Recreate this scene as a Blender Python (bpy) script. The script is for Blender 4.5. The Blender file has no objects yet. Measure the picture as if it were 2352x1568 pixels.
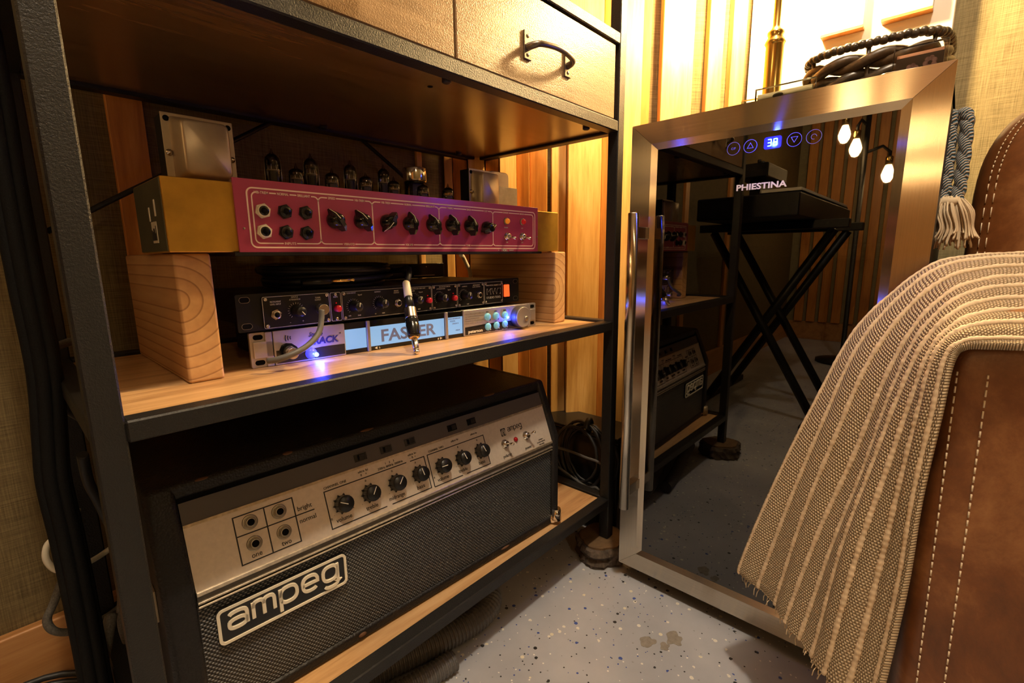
import bpy, bmesh, math, random
from mathutils import Vector, Matrix
random.seed(7)
scn = bpy.context.scene
COL = scn.collection
V = Vector
# ---------------------------------------------------------------- camera
cam = bpy.data.cameras.new('camera'); cam_ob = bpy.data.objects.new('camera', cam); COL.objects.link(cam_ob)
_y, _p, _r = math.radians(47.3282), math.radians(-10.2364), math.radians(-0.6481)
_fw = V((math.sin(_y)*math.cos(_p), math.cos(_y)*math.cos(_p), math.sin(_p)))
_rt = V((math.cos(_y), -math.sin(_y), 0)); _up = _rt.cross(_fw)
_R = _rt*math.cos(_r)+_up*math.sin(_r); _U = -_rt*math.sin(_r)+_up*math.cos(_r)
_C = V((-.05626, -.46457, .61959))
m = Matrix.Identity(4)
for i in range(3): m[i][0], m[i][1], m[i][2], m[i][3] = _R[i], _U[i], -_fw[i], _C[i]
cam_ob.matrix_world = m
cam.sensor_width = 36; cam.lens = 1093.91/2352*36; cam.clip_start = .02; cam.clip_end = 30
scn.camera = cam_ob
# ---------------------------------------------------------------- world, lights, exposure
w = bpy.data.worlds.new('world'); scn.world = w; w.use_nodes = True
w.node_tree.nodes['Background'].inputs[0].default_value = (.9, .75, .55, 1)
w.node_tree.nodes['Background'].inputs[1].default_value = .02
scn.view_settings.view_transform = 'Standard'; scn.view_settings.look = 'None'
scn.view_settings.exposure = 0.0; scn.view_settings.gamma = 1
scn.view_settings.use_curve_mapping = False
CEIL_W, LAMP_STR, BULB_STR, FRONT_STR = 80, 1150, 120, 215
def light(name, kind, loc, power, col, rad=.05, **k):
    l = bpy.data.lights.new(name, kind); l.energy = power; l.color = col
    if kind in ('POINT', 'SPOT'): l.shadow_soft_size = rad
    for a, b in k.items(): setattr(l, a, b)
    o = bpy.data.objects.new(name, l); COL.objects.link(o); o.location = loc; return o
light('ceiling_spot', 'POINT', (.02, -.56, 2.28), CEIL_W, (1, .84, .64), .045)
# ---------------------------------------------------------------- mesh builder
class MB:
    def __init__(s): s.v = []; s.f = []; s.s = []
    def add(s, vs, fs, sm=False):
        b = len(s.v); s.v += [tuple(q) for q in vs]
        for f in fs: s.f.append([b+i for i in f]); s.s.append(sm)
        return s
    def box(s, x0, x1, y0, y1, z0, z1):
        return s.add([(x0,y0,z0),(x1,y0,z0),(x1,y1,z0),(x0,y1,z0),(x0,y0,z1),(x1,y0,z1),(x1,y1,z1),(x0,y1,z1)],
              [(3,2,1,0),(4,5,6,7),(0,1,5,4),(1,2,6,5),(2,3,7,6),(3,0,4,7)])
    def obox(s, c, ex, ey, ez):      # oriented box by half vectors
        c, ex, ey, ez = V(c), V(ex), V(ey), V(ez)
        vs = [c+a*ex+b*ey+d*ez for d in (-1,1) for a, b in ((-1,-1),(1,-1),(1,1),(-1,1))]
        return s.add(vs, [(3,2,1,0),(4,5,6,7),(0,1,5,4),(1,2,6,5),(2,3,7,6),(3,0,4,7)])
    def cyl(s, p0, p1, r0, r1=None, n=16, caps=True, sm=True):
        return s.tube([p0, p1], [r0, r0 if r1 is None else r1], n, caps=caps, sm=sm)
    def tube(s, pts, r, n=8, closed=False, caps=True, sm=True):
        pts = [V(p) for p in pts]; N = len(pts)
        rs = r if isinstance(r, (list, tuple)) else [r]*N
        T = []
        for i in range(N):
            if closed: t = pts[(i+1) % N]-pts[i-1]
            else: t = pts[min(i+1, N-1)]-pts[max(i-1, 0)]
            T.append(t.normalized() if t.length > 1e-9 else V((0,0,1)))
        a = V((0,0,1)) if abs(T[0].z) < .9 else V((1,0,0))
        nrm = T[0].cross(a).normalized(); vs = []
        for i in range(N):
            nrm = (nrm-T[i]*nrm.dot(T[i])); nrm = nrm.normalized() if nrm.length > 1e-9 else T[i].orthogonal().normalized()
            bn = T[i].cross(nrm)
            for k in range(n):
                th = 2*math.pi*k/n; vs.append(pts[i]+rs[i]*(math.cos(th)*nrm+math.sin(th)*bn))
        fs = []
        for i in range(N if closed else N-1):
            j = (i+1) % N
            for k in range(n): l = (k+1) % n; fs.append((i*n+k, i*n+l, j*n+l, j*n+k))
        s.add(vs, fs, sm)
        if caps and not closed:
            b = len(s.v)-N*n
            s.f.append([b+k for k in range(n)][::-1]); s.s.append(False)
            s.f.append([b+(N-1)*n+k for k in range(n)]); s.s.append(False)
        return s
    def lathe(s, prof, o, ax, n=20, sm=True):     # prof: (radius, distance along ax)
        o = V(o); ax = V(ax).normalized()
        return s.tube_prof([o+ax*h for r, h in prof], [max(r, 1e-5) for r, h in prof], ax, n, sm)
    def tube_prof(s, pts, rs, ax, n, sm=True):
        a = V((0,0,1)) if abs(ax.z) < .9 else V((1,0,0)); nr = ax.cross(a).normalized(); bn = ax.cross(nr); vs = []
        for p, r in zip(pts, rs):
            for k in range(n): th = 2*math.pi*k/n; vs.append(p+r*(math.cos(th)*nr+math.sin(th)*bn))
        fs = [(i*n+k, i*n+(k+1) % n, (i+1)*n+(k+1) % n, (i+1)*n+k) for i in range(len(pts)-1) for k in range(n)]
        fs += [list(range(n))[::-1]]; fs += [[(len(pts)-1)*n+k for k in range(n)]]
        return s.add(vs, fs, sm)
    def sphere(s, c, r, nu=14, nv=9):
        c = V(c); r = (r, r, r) if not isinstance(r, (tuple, list)) else r; vs = []; fs = []
        for j in range(nv+1):
            ph = math.pi*j/nv
            for i in range(nu):
                th = 2*math.pi*i/nu; vs.append((c.x+r[0]*math.sin(ph)*math.cos(th), c.y+r[1]*math.sin(ph)*math.sin(th), c.z+r[2]*math.cos(ph)))
        for j in range(nv):
            for i in range(nu): fs.append((j*nu+i, (j+1)*nu+i, (j+1)*nu+(i+1) % nu, j*nu+(i+1) % nu))
        return s.add(vs, fs, True)
    def prism(s, poly, fr, c0, c1):                # polygon in frame fr=(O,ex,ey,ez), from depth c0 to c1 along ez
        O, ex, ey, ez = fr; n = len(poly)
        vs = [O+a*ex+b*ey+c0*ez for a, b in poly]+[O+a*ex+b*ey+c1*ez for a, b in poly]
        fs = [list(range(n))[::-1], list(range(n, 2*n))]+[(i, (i+1) % n, n+(i+1) % n, n+i) for i in range(n)]
        return s.add(vs, fs)
    def stroke(s, pts, wd, fr, c0=0, c1=.0003, closed=False):
        P = [V((p[0], p[1], 0)) for p in pts]; N = len(P); L = []; R = []
        for i in range(N):
            if closed: a, b = (P[i]-P[i-1]), (P[(i+1) % N]-P[i])
            else: a = P[i]-P[i-1] if i else P[1]-P[0]; b = P[i+1]-P[i] if i < N-1 else P[i]-P[i-1]
            a = a.normalized(); b = b.normalized(); na = V((-a.y, a.x, 0)); nb = V((-b.y, b.x, 0)); mm = (na+nb)
            mm = mm.normalized() if mm.length > 1e-6 else na
            k = wd/2/max(.35, mm.dot(na)); L.append(P[i]+mm*k); R.append(P[i]-mm*k)
        O, ex, ey, ez = fr; vs = []
        for c in (c0, c1):
            for q in L+R: vs.append(O+q.x*ex+q.y*ey+c*ez)
        fs = []
        for i in range(N if closed else N-1):
            j = (i+1) % N
            fs += [(2*N+i, 3*N+i, 3*N+j, 2*N+j), (i, j, N+j, N+i), (i, 2*N+i, 2*N+j, j), (N+i, N+j, 3*N+j, 3*N+i)]
        if not closed: fs += [(0, N, 3*N, 2*N), (N-1, 3*N-1, 4*N-1, 2*N-1)]
        return s.add(vs, fs)
    def text(s, t, fr, a, b, h, w=None, bold=0, shear=0, c=.0003, align='C'):
        vs, fs, bb = glyphs(t, bold, shear); O, ex, ey, ez = fr
        k = h/CAPH; kx = k if w is None else w/max(bb[1]-bb[0], 1e-6)
        mid = (bb[0]+bb[1])/2 if align == 'C' else bb[0]
        return s.add([O+(a+(x-mid)*kx)*ex+(b+(y-CAPH/2)*k)*ey+(c+z*.0004)*ez for x, y, z in vs], fs)
    def build(s, name, mat, par=None, bevel=0, seg=2, sub=0, solid=0):
        me = bpy.data.meshes.new(name); me.from_pydata(s.v, [], s.f); me.update()
        me.polygons.foreach_set('use_smooth', s.s)
        bm = bmesh.new(); bm.from_mesh(me); bmesh.ops.recalc_face_normals(bm, faces=bm.faces); bm.to_mesh(me); bm.free()
        o = bpy.data.objects.new(name, me); COL.objects.link(o)
        me.materials.append(M[mat])
        if par is not None: o.parent = par
        if solid: md = o.modifiers.new('solid', 'SOLIDIFY'); md.thickness = solid; md.offset = 0
        if bevel:
            md = o.modifiers.new('bevel', 'BEVEL'); md.width = bevel; md.segments = seg; md.limit_method = 'ANGLE'; md.angle_limit = math.radians(50)
            if seg > 1: me.polygons.foreach_set('use_smooth', [True]*len(me.polygons)); md.harden_normals = True
        if sub: md = o.modifiers.new('sub', 'SUBSURF'); md.levels = md.render_levels = sub
        return o
_G = {}
def glyphs(t, bold=0, shear=0):
    key = (t, bold, shear)
    if key not in _G:
        cu = bpy.data.curves.new('t', 'FONT'); cu.body = t; cu.extrude = .5; cu.offset = bold; cu.shear = shear; cu.resolution_u = 3
        ob = bpy.data.objects.new('t', cu); COL.objects.link(ob)
        bpy.context.view_layer.update()
        me = bpy.data.meshes.new_from_object(ob.evaluated_get(bpy.context.evaluated_depsgraph_get()))
        vs = [tuple(v.co) for v in me.vertices]; fs = [tuple(p.vertices) for p in me.polygons]
        xs = [v[0] for v in vs] or [0]
        _G[key] = (vs, fs, (min(xs), max(xs)))
        bpy.data.objects.remove(ob); bpy.data.curves.remove(cu); bpy.data.meshes.remove(me)
    return _G[key]
CAPH = .7
CAPH = max(v[1] for v in glyphs('H')[0])
def fr(O, ex=(1,0,0), ey=(0,0,1), ez=(0,-1,0)): return (V(O), V(ex), V(ey), V(ez))
def spline(pts, n=8, closed=False):
    P = [V(p) for p in pts]; N = len(P); out = []
    for i in range(N if closed else N-1):
        g = (lambda k: P[k % N]) if closed else (lambda k: P[max(0, min(N-1, k))])
        a, b, c, d = g(i-1), g(i), g(i+1), g(i+2)
        for j in range(n):
            t = j/n; out.append(.5*((2*b)+(c-a)*t+(2*a-5*b+4*c-d)*t*t+(3*b-a-3*c+d)*t*t*t))
    if not closed: out.append(P[-1])
    return out
def rrect(x0, x1, y0, y1, r, n=5):
    out = []
    for cx, cy, a in ((x1-r, y1-r, 0), (x0+r, y1-r, 90), (x0+r, y0+r, 180), (x1-r, y0+r, 270)):
        for i in range(n+1): t = math.radians(a+90*i/n); out.append((cx+r*math.cos(t), cy+r*math.sin(t)))
    return out
def circ(cx, cy, r, n=24): return [(cx+r*math.cos(2*math.pi*i/n), cy+r*math.sin(2*math.pi*i/n)) for i in range(n)]
def tag(o, label, cat, group=None):
    o['label'] = label; o['category'] = cat
    if group: o['group'] = group
    return o
def thing(name, label, cat, loc=(0,0,0), rz=0, group=None):
    o = bpy.data.objects.new(name, None); COL.objects.link(o); o.location = loc; o.rotation_euler = (0,0,rz); o.empty_display_size = .02
    return tag(o, label, cat, group)
def struct(o): o['kind'] = 'structure'; return o
def lab(o, t): o['label'] = t; return o
def dup(o, par=None, loc=None):
    c = o.copy(); COL.objects.link(c)
    if par is not None: c.parent = par
    if loc is not None: c.location = loc
    return c
# ---------------------------------------------------------------- materials
M = {}
def new(name):
    mt = bpy.data.materials.new(name); mt.use_nodes = True; M[name] = mt
    nt = mt.node_tree; return nt, nt.nodes['Principled BSDF']
def N(nt, t, **k):
    n = nt.nodes.new(t)
    for a, b in k.items():
        if a.startswith('i_'):
            key = a[2:].replace('_', ' ')
            n.inputs[int(key) if key.isdigit() else key].default_value = b
        else: setattr(n, a, b)
    return n
def coords(nt, scale=(1,1,1), rot=(0,0,0)):
    tc = N(nt, 'ShaderNodeTexCoord'); mp = N(nt, 'ShaderNodeMapping'); mp.inputs['Scale'].default_value = scale; mp.inputs['Rotation'].default_value = rot
    nt.links.new(tc.outputs['Object'], mp.inputs[0]); return mp.outputs[0]
def ramp(nt, src, stops, interp='LINEAR'):
    r = N(nt, 'ShaderNodeValToRGB'); r.color_ramp.interpolation = interp
    while len(r.color_ramp.elements) < len(stops): r.color_ramp.elements.new(.5)
    for e, (p, c) in zip(r.color_ramp.elements, stops): e.position = p; e.color = (*c, 1) if len(c) == 3 else c
    nt.links.new(src, r.inputs[0]); return r.outputs[0]
def noise(nt, co, sc, det=4, rough=.5, dist=0):
    n = N(nt, 'ShaderNodeTexNoise'); n.inputs['Scale'].default_value = sc; n.inputs['Detail'].default_value = det
    n.inputs['Roughness'].default_value = rough; n.inputs['Distortion'].default_value = dist
    nt.links.new(co, n.inputs['Vector']); return n.outputs[0]
def bump(nt, b, h, st, dist=.001):
    n = N(nt, 'ShaderNodeBump'); n.inputs['Strength'].default_value = st; n.inputs['Distance'].default_value = dist
    nt.links.new(h, n.inputs['Height']); nt.links.new(n.outputs[0], b.inputs['Normal'])
def plain(name, c, rough=.5, metal=0, spec=.5, var=0, vscale=30, bmp=0, bscale=400, em=0, emc=None, coat=0, trans=0, ior=1.5):
    nt, b = new(name); b.inputs['Base Color'].default_value = (*c, 1); b.inputs['Roughness'].default_value = rough
    b.inputs['Metallic'].default_value = metal; b.inputs['Specular IOR Level'].default_value = spec
    b.inputs['Coat Weight'].default_value = coat; b.inputs['Transmission Weight'].default_value = trans; b.inputs['IOR'].default_value = ior
    if em: b.inputs['Emission Color'].default_value = (*(emc or c), 1); b.inputs['Emission Strength'].default_value = em
    if var:
        n = noise(nt, coords(nt), vscale, 5, .6)
        nt.links.new(ramp(nt, n, [(.3, tuple(x*(1-var) for x in c)), (.7, tuple(min(1, x*(1+var)) for x in c))]), b.inputs['Base Color'])
    if bmp: bump(nt, b, noise(nt, coords(nt), bscale, 3, .6), bmp, .0006)
    return b
def wood(name, c0, c1, c2, scale=(1,12,12), sc=4, rough=.45, bmp=.15, coat=0):
    nt, b = new(name); co = coords(nt, scale)
    n1 = noise(nt, co, sc, 6, .62, .6); n2 = noise(nt, coords(nt, tuple(x*4 for x in scale)), sc, 4, .6)
    mx = N(nt, 'ShaderNodeMix'); mx.inputs[0].default_value = .3
    nt.links.new(n1, mx.inputs[2]); nt.links.new(n2, mx.inputs[3])
    nt.links.new(ramp(nt, mx.outputs[0], [(.32, c0), (.5, c1), (.68, c2)]), b.inputs['Base Color'])
    b.inputs['Roughness'].default_value = rough; b.inputs['Coat Weight'].default_value = coat; b.inputs['Coat Roughness'].default_value = .25
    bump(nt, b, mx.outputs[0], bmp, .001); return nt, b
def fabric(name, c0, c1, ax):
    nt, b = new(name); s1 = [12, 12, 12]; s2 = [12, 12, 12]; s1[ax] = 12; s1[2] = 420; s2[ax] = 420; s2[2] = 12
    t1 = noise(nt, coords(nt, s1), 1.6, 3, .6); t2 = noise(nt, coords(nt, s2), 1.6, 3, .6)
    mt = N(nt, 'ShaderNodeMath', operation='ADD'); nt.links.new(t1, mt.inputs[0]); nt.links.new(t2, mt.inputs[1])
    hf = N(nt, 'ShaderNodeMath', operation='MULTIPLY'); nt.links.new(mt.outputs[0], hf.inputs[0]); hf.inputs[1].default_value = .5
    nt.links.new(ramp(nt, hf.outputs[0], [(.36, c0), (.62, c1)]), b.inputs['Base Color'])
    b.inputs['Roughness'].default_value = .9; b.inputs['Specular IOR Level'].default_value = .2
    bump(nt, b, hf.outputs[0], .5, .0015)
# epoxy floor with coloured chips
nt, b = new('epoxy_floor'); co = coords(nt)
base = ramp(nt, noise(nt, co, 6, 5, .6), [(.35, (.36, .37, .40)), (.7, (.46, .47, .50))])
cur = base
for sc, thr, cols in ((150, .04, ((.75,.72,.62), (.03,.03,.03), (.05,.09,.32), (.7,.66,.5))), (330, .03, ((.02,.02,.02), (.8,.78,.7), (.04,.08,.3), (.3,.3,.3)))):
    vo = N(nt, 'ShaderNodeTexVoronoi'); vo.inputs['Scale'].default_value = sc; nt.links.new(coords(nt, (1,1,.001)), vo.inputs['Vector'])
    vo.inputs['Randomness'].default_value = 1
    sep = N(nt, 'ShaderNodeSeparateColor'); nt.links.new(vo.outputs['Color'], sep.inputs[0])
    lt = N(nt, 'ShaderNodeMath', operation='LESS_THAN'); nt.links.new(sep.outputs[0], lt.inputs[0]); lt.inputs[1].default_value = thr
    dd = N(nt, 'ShaderNodeMath', operation='LESS_THAN'); nt.links.new(vo.outputs['Distance'], dd.inputs[0]); dd.inputs[1].default_value = .48
    mu = N(nt, 'ShaderNodeMath', operation='MULTIPLY'); nt.links.new(lt.outputs[0], mu.inputs[0]); nt.links.new(dd.outputs[0], mu.inputs[1])
    cc = ramp(nt, sep.outputs[1], [(0, cols[0]), (.3, cols[1]), (.6, cols[2]), (.85, cols[3])], 'CONSTANT')
    mx = N(nt, 'ShaderNodeMix', data_type='RGBA'); nt.links.new(mu.outputs[0], mx.inputs[0]); nt.links.new(cur, mx.inputs[6]); nt.links.new(cc, mx.inputs[7]); cur = mx.outputs[2]
nt.links.new(cur, b.inputs['Base Color']); b.inputs['Roughness'].default_value = .32
plain('stain', (.26, .23, .19), .5, var=.2, vscale=120)
fabric('olive_fabric', (.085, .060, .026), (.205, .150, .068), 0)
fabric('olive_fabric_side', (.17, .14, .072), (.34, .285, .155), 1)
plain('ceiling_paint', (.55, .5, .42), .8)
wood('cedar', (.36, .12, .02), (.56, .22, .04), (.70, .33, .08), (14, 14, 1.2), 3, .42, .12)
wood('lit_cedar', (.50, .24, .055), (.66, .37, .11), (.76, .48, .18), (14, 14, 1.2), 3, .42, .12)  # cedar again in its lamp-lit tone, light painted into the colour
wood('base_trim', (.30, .13, .04), (.45, .21, .07), (.55, .29, .11), (1.2, 14, 14), 3, .45, .1)
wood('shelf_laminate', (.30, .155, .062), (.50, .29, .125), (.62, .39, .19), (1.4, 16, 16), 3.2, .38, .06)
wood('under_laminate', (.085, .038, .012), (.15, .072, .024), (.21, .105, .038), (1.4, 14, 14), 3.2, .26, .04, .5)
# drawer faces: ply with a glittery clear coat
nt, b = wood('drawer_ply', (.17, .095, .040), (.27, .160, .072), (.36, .225, .110), (1.6, 14, 14), 3, .42, .05)
ns = noise(nt, coords(nt), 520, 2, .7); mp = [n for n in nt.nodes if n.type == 'BUMP'][0]; ad = N(nt, 'ShaderNodeMath', operation='ADD')
nt.links.new(mp.inputs['Height'].links[0].from_socket, ad.inputs[0]); nt.links.new(ns, ad.inputs[1]); nt.links.new(ad.outputs[0], mp.inputs['Height']); mp.inputs['Strength'].default_value = .5
b.inputs['Roughness'].default_value = .36
# powder coated steel
nt, b = new('black_steel'); b.inputs['Base Color'].default_value = (.010, .0095, .009, 1); b.inputs['Roughness'].default_value = .42; b.inputs['Specular IOR Level'].default_value = .38
bump(nt, b, noise(nt, coords(nt), 520, 3, .7), .7, .0010)
# end grain lumber
nt, b = new('fir_lumber'); tc = N(nt, 'ShaderNodeTexCoord'); mp = N(nt, 'ShaderNodeMapping'); mp.inputs['Scale'].default_value = (1, .06, 1)
nt.links.new(tc.outputs['Object'], mp.inputs[0])
wv = N(nt, 'ShaderNodeTexWave', wave_type='RINGS', rings_direction='Y', wave_profile='SAW'); wv.inputs['Scale'].default_value = 26; wv.inputs['Distortion'].default_value = .5; wv.inputs['Detail'].default_value = 2
nt.links.new(mp.outputs[0], wv.inputs['Vector'])
c1 = ramp(nt, wv.outputs['Fac'], [(0, (.60, .36, .16)), (.8, (.55, .31, .13)), (.93, (.30, .14, .05)), (1, (.58, .35, .16))])
mx = N(nt, 'ShaderNodeMix', data_type='RGBA', blend_type='MULTIPLY'); mx.inputs[0].default_value = .6
nt.links.new(c1, mx.inputs[6]); nt.links.new(ramp(nt, noise(nt, coords(nt, (20, 2, 20)), 6, 5), [(.3, (.75, .7, .65)), (.7, (1, 1, 1))]), mx.inputs[7])
nt.links.new(mx.outputs[2], b.inputs['Base Color']); b.inputs['Roughness'].default_value = .7
plain('bark', (.075, .055, .04), .95, var=.6, vscale=90, bmp=1, bscale=120); plain('slice_wood', (.13, .075, .032), .8, var=.3, vscale=60)
plain('handle_iron', (.20, .165, .13), .34, .85, var=.2, vscale=90); plain('brass', (.62, .42, .13), .22, 1); plain('gold_plug', (.85, .58, .22), .22, 1); plain('nickel', (.62, .58, .52), .25, 1)
plain('chrome', (.8, .78, .74), .12, 1); plain('aged_steel', (.46, .38, .27), .40, .6, var=.12); plain('dull_steel', (.36, .32, .25), .45, .9, var=.2, vscale=40)
nt = plain('zinc_gold', (.62, .36, .055), .34, .75, var=.25, vscale=14); plain('zinc_olive', (.10, .095, .055), .5, .5, var=.2)
plain('black_plastic', (.008, .008, .008), .34, spec=.4); plain('black_gloss', (.008, .008, .008), .12); plain('black_paint', (.007, .007, .007), .45, spec=.3, bmp=.15, bscale=900)
plain('dark_void', (.004, .004, .004), .9, spec=.1); plain('rubber_black', (.014, .014, .014), .5); plain('rubber_grey', (.09, .085, .08), .5)
plain('white_plastic', (.72, .66, .52), .35); plain('white_paint', (.82, .78, .70), .45); plain('print_white', (.80, .74, .60), .6); plain('print_pink', (.85, .66, .55), .6)
plain('print_black', (.015, .014, .013), .6); plain('print_grey', (.55, .53, .5), .5); plain('badge_silver', (.85, .83, .8), .3, .25)
plain('magenta_panel', (.37, .040, .105), .34, spec=.5, coat=.6).inputs['Coat Roughness'].default_value = .22; plain('silver_panel', (.70, .62, .52), .34, .35, var=.06, vscale=200)
plain('charcoal_strip', (.075, .065, .055), .5); plain('silver_trim', (.62, .54, .42), .3, .8, var=.25, vscale=160)
nt, b = new('tolex'); b.inputs['Specular IOR Level'].default_value = .3; b.inputs['Roughness'].default_value = .45
vo = N(nt, 'ShaderNodeTexVoronoi'); vo.inputs['Scale'].default_value = 420; nt.links.new(coords(nt), vo.inputs['Vector']); bump(nt, b, vo.outputs['Distance'], .6, .0008)
nt.links.new(ramp(nt, noise(nt, coords(nt), 34, 6, .7), [(.62, (.012, .011, .011)), (.80, (.09, .065, .04))]), b.inputs['Base Color'])
plain('worn_wood', (.11, .048, .018), .8)
# grille cloth: silver weave over black, on the x-z plane
def dots(nt, src, ax, pu, pv):      # staggered rows of raised grains
    sp_ = N(nt, 'ShaderNodeSeparateXYZ'); nt.links.new(src, sp_.inputs[0])
    def mth(op, x, y=None):
        n = N(nt, 'ShaderNodeMath', operation=op)
        for k, q in enumerate((x, y)):
            if q is None: continue
            if isinstance(q, (int, float)): n.inputs[k].default_value = q
            else: nt.links.new(q, n.inputs[k])
        return n.outputs[0]
    v_ = mth('MULTIPLY', sp_.outputs[ax[1]], 1/pv); row = mth('FLOOR', v_); odd = mth('MULTIPLY', mth('MODULO', row, 2), .5)
    u_ = mth('ADD', mth('MULTIPLY', sp_.outputs[ax[0]], 1/pu), odd)
    return mth('MULTIPLY', mth('SINE', mth('MULTIPLY', mth('FRACT', u_), math.pi)), mth('SINE', mth('MULTIPLY', mth('FRACT', v_), math.pi)))
nt, b = new('grille_cloth'); tc = N(nt, 'ShaderNodeTexCoord'); h_ = dots(nt, tc.outputs['Object'], (0, 2), .0050, .0027)
nt.links.new(ramp(nt, h_, [(.25, (.008, .009, .011)), (.6, (.045, .05, .056)), (.9, (.24, .24, .24))]), b.inputs['Base Color'])
b.inputs['Roughness'].default_value = .4; bump(nt, b, h_, 1, .0012)
# brushed stainless: highlights smeared across the brushing
for nm, scl, tan in (('brushed_steel_v', (900, 900, 6), (0, 1, 0)), ('brushed_steel_h', (900, 6, 900), (0, 0, 1))):
    nt, b = new(nm); b.inputs['Base Color'].default_value = (.60, .54, .45, 1); b.inputs['Metallic'].default_value = 1
    b.inputs['Anisotropic'].default_value = 1
    cx = N(nt, 'ShaderNodeCombineXYZ'); [setattr(cx.inputs[k], 'default_value', tan[k]) for k in range(3)]; nt.links.new(cx.outputs[0], b.inputs['Tangent'])
    b.inputs['Roughness'].default_value = .19; bump(nt, b, noise(nt, coords(nt), 14, 2, .5), .05, .003)
    n1 = noise(nt, coords(nt, scl), 1, 2, .5); nt.links.new(ramp(nt, n1, [(.3, (.54, .485, .40)), (.7, (.62, .56, .47))]), b.inputs['Base Color'])
# fridge glass: dark tint, mirror-like
nt, b = new('dark_glass'); nt.nodes.remove(b); out = nt.nodes['Material Output']
gl = N(nt, 'ShaderNodeBsdfGlossy'); gl.inputs['Color'].default_value = (1, .97, .93, 1); gl.inputs['Roughness'].default_value = .012
tr = N(nt, 'ShaderNodeBsdfTransparent'); tr.inputs['Color'].default_value = (.20, .18, .15, 1)
fn = N(nt, 'ShaderNodeFresnel'); fn.inputs['IOR'].default_value = 1.95; ms = N(nt, 'ShaderNodeMixShader')
nt.links.new(fn.outputs[0], ms.inputs[0]); nt.links.new(tr.outputs[0], ms.inputs[1]); nt.links.new(gl.outputs[0], ms.inputs[2]); nt.links.new(ms.outputs[0], out.inputs[0])
def glassy(name, tint, ior):
    nt, b = new(name); nt.nodes.remove(b); out = nt.nodes['Material Output']
    gl = N(nt, 'ShaderNodeBsdfGlossy'); gl.inputs['Roughness'].default_value = .05
    tr = N(nt, 'ShaderNodeBsdfTransparent'); tr.inputs['Color'].default_value = (*tint, 1)
    fn = N(nt, 'ShaderNodeFresnel'); fn.inputs['IOR'].default_value = ior; ms = N(nt, 'ShaderNodeMixShader')
    nt.links.new(fn.outputs[0], ms.inputs[0]); nt.links.new(tr.outputs[0], ms.inputs[1]); nt.links.new(gl.outputs[0], ms.inputs[2]); nt.links.new(ms.outputs[0], out.inputs[0])
glassy('tube_glass', (.80, .76, .68), 1.5); glassy('clear_plastic', (.86, .86, .84), 1.45)
plain('getter', (.05, .035, .03), .2, .9); plain('tube_plate', (.05, .048, .046), .5, .5); plain('tube_mica', (.75, .7, .6), .5)
plain('amber_lens', (.75, .25, .02), .15, em=.25, emc=(1, .3, .02)); plain('red_lens', (.45, .01, .015), .15, em=.12, emc=(1, .02, .02)); plain('red_button', (.55, .015, .035), .35)
plain('red_jewel', (.28, .005, .01), .1); plain('rocker_glow', (.8, .05, .02), .3, em=2.2, emc=(1, .07, .012))
plain('lcd_blue', (.08, .14, .2), .3, em=.72, emc=(.30, .56, .92)); plain('lcd_ink', (.12, .14, .26), .6, em=.10, emc=(.3, .34, .55))
plain('button_blue', (.16, .48, .62), .35, em=.10, emc=(.2, .65, .9)); plain('button_clear', (.15, .15, .5), .2, em=1.6, emc=(.02, .03, 1)); plain('digit_glow', (.01, .01, .05), .2, em=1.1, emc=(.012, .012, 1))
plain('blue_led', (.1, .2, 1), .3, em=120, emc=(.03, .10, 1)); plain('blue_digit', (.1, .3, 1), .3, em=90, emc=(.015, .07, 1)); plain('icon_blue', (.22, .2, .62), .5)
plain('tuner_silver', (.50, .46, .42), .36, .6); plain('tuner_shade', (.40, .37, .34), .4, .6); plain('navy_print', (.02, .02, .10), .5)
plain('bulb_glow', (1, .8, .5), .4, em=BULB_STR, emc=(1, .62, .25)); plain('added_front_glow', (1, .8, .5), .4, em=FRONT_STR, emc=(1, .68, .36)); plain('lamp_glow', (1, .85, .6), .4, em=LAMP_STR, emc=(1, .66, .28))
plain('conduit_grey', (.11, .105, .10), .42); plain('braid_black', (.006, .006, .006), .7, spec=.15, bmp=.8, bscale=600); plain('braid_grey', (.10, .09, .075), .7, bmp=1, bscale=500, var=.4, vscale=500)
plain('paper', (.6, .55, .42), .7); plain('cover_photo', (.34, .32, .20), .5, var=.5, vscale=60); plain('cover_dark', (.035, .03, .045), .4); plain('cover_art', (.42, .30, .40), .6, var=.5, vscale=200); plain('cover_pink', (.75, .45, .42), .5); plain('skin_print', (.42, .24, .14), .6)
plain('cover_sky', (.55, .56, .5), .5)
plain('wicker', (.045, .032, .02), .35, var=.6, vscale=120, spec=.7); plain('wicker_brown', (.075, .045, .022), .4, var=.4, vscale=150)
# twisted cord: blue and cream
nt, b = new('twist_cord'); tc = N(nt, 'ShaderNodeTexCoord'); wv = N(nt, 'ShaderNodeTexWave', wave_type='BANDS', bands_direction='DIAGONAL'); wv.inputs['Scale'].default_value = 150; wv.inputs['Distortion'].default_value = 2.0; wv.inputs['Detail'].default_value = 2
nt.links.new(tc.outputs['Object'], wv.inputs['Vector']); nt.links.new(ramp(nt, wv.outputs['Fac'], [(.35, (.06, .13, .20)), (.55, (.22, .24, .25)), (.85, (.62, .52, .42))]), b.inputs['Base Color']); b.inputs['Roughness'].default_value = .9
bump(nt, b, wv.outputs['Fac'], .8, .002)
plain('cream_yarn', (.70, .56, .38), .95)
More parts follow.
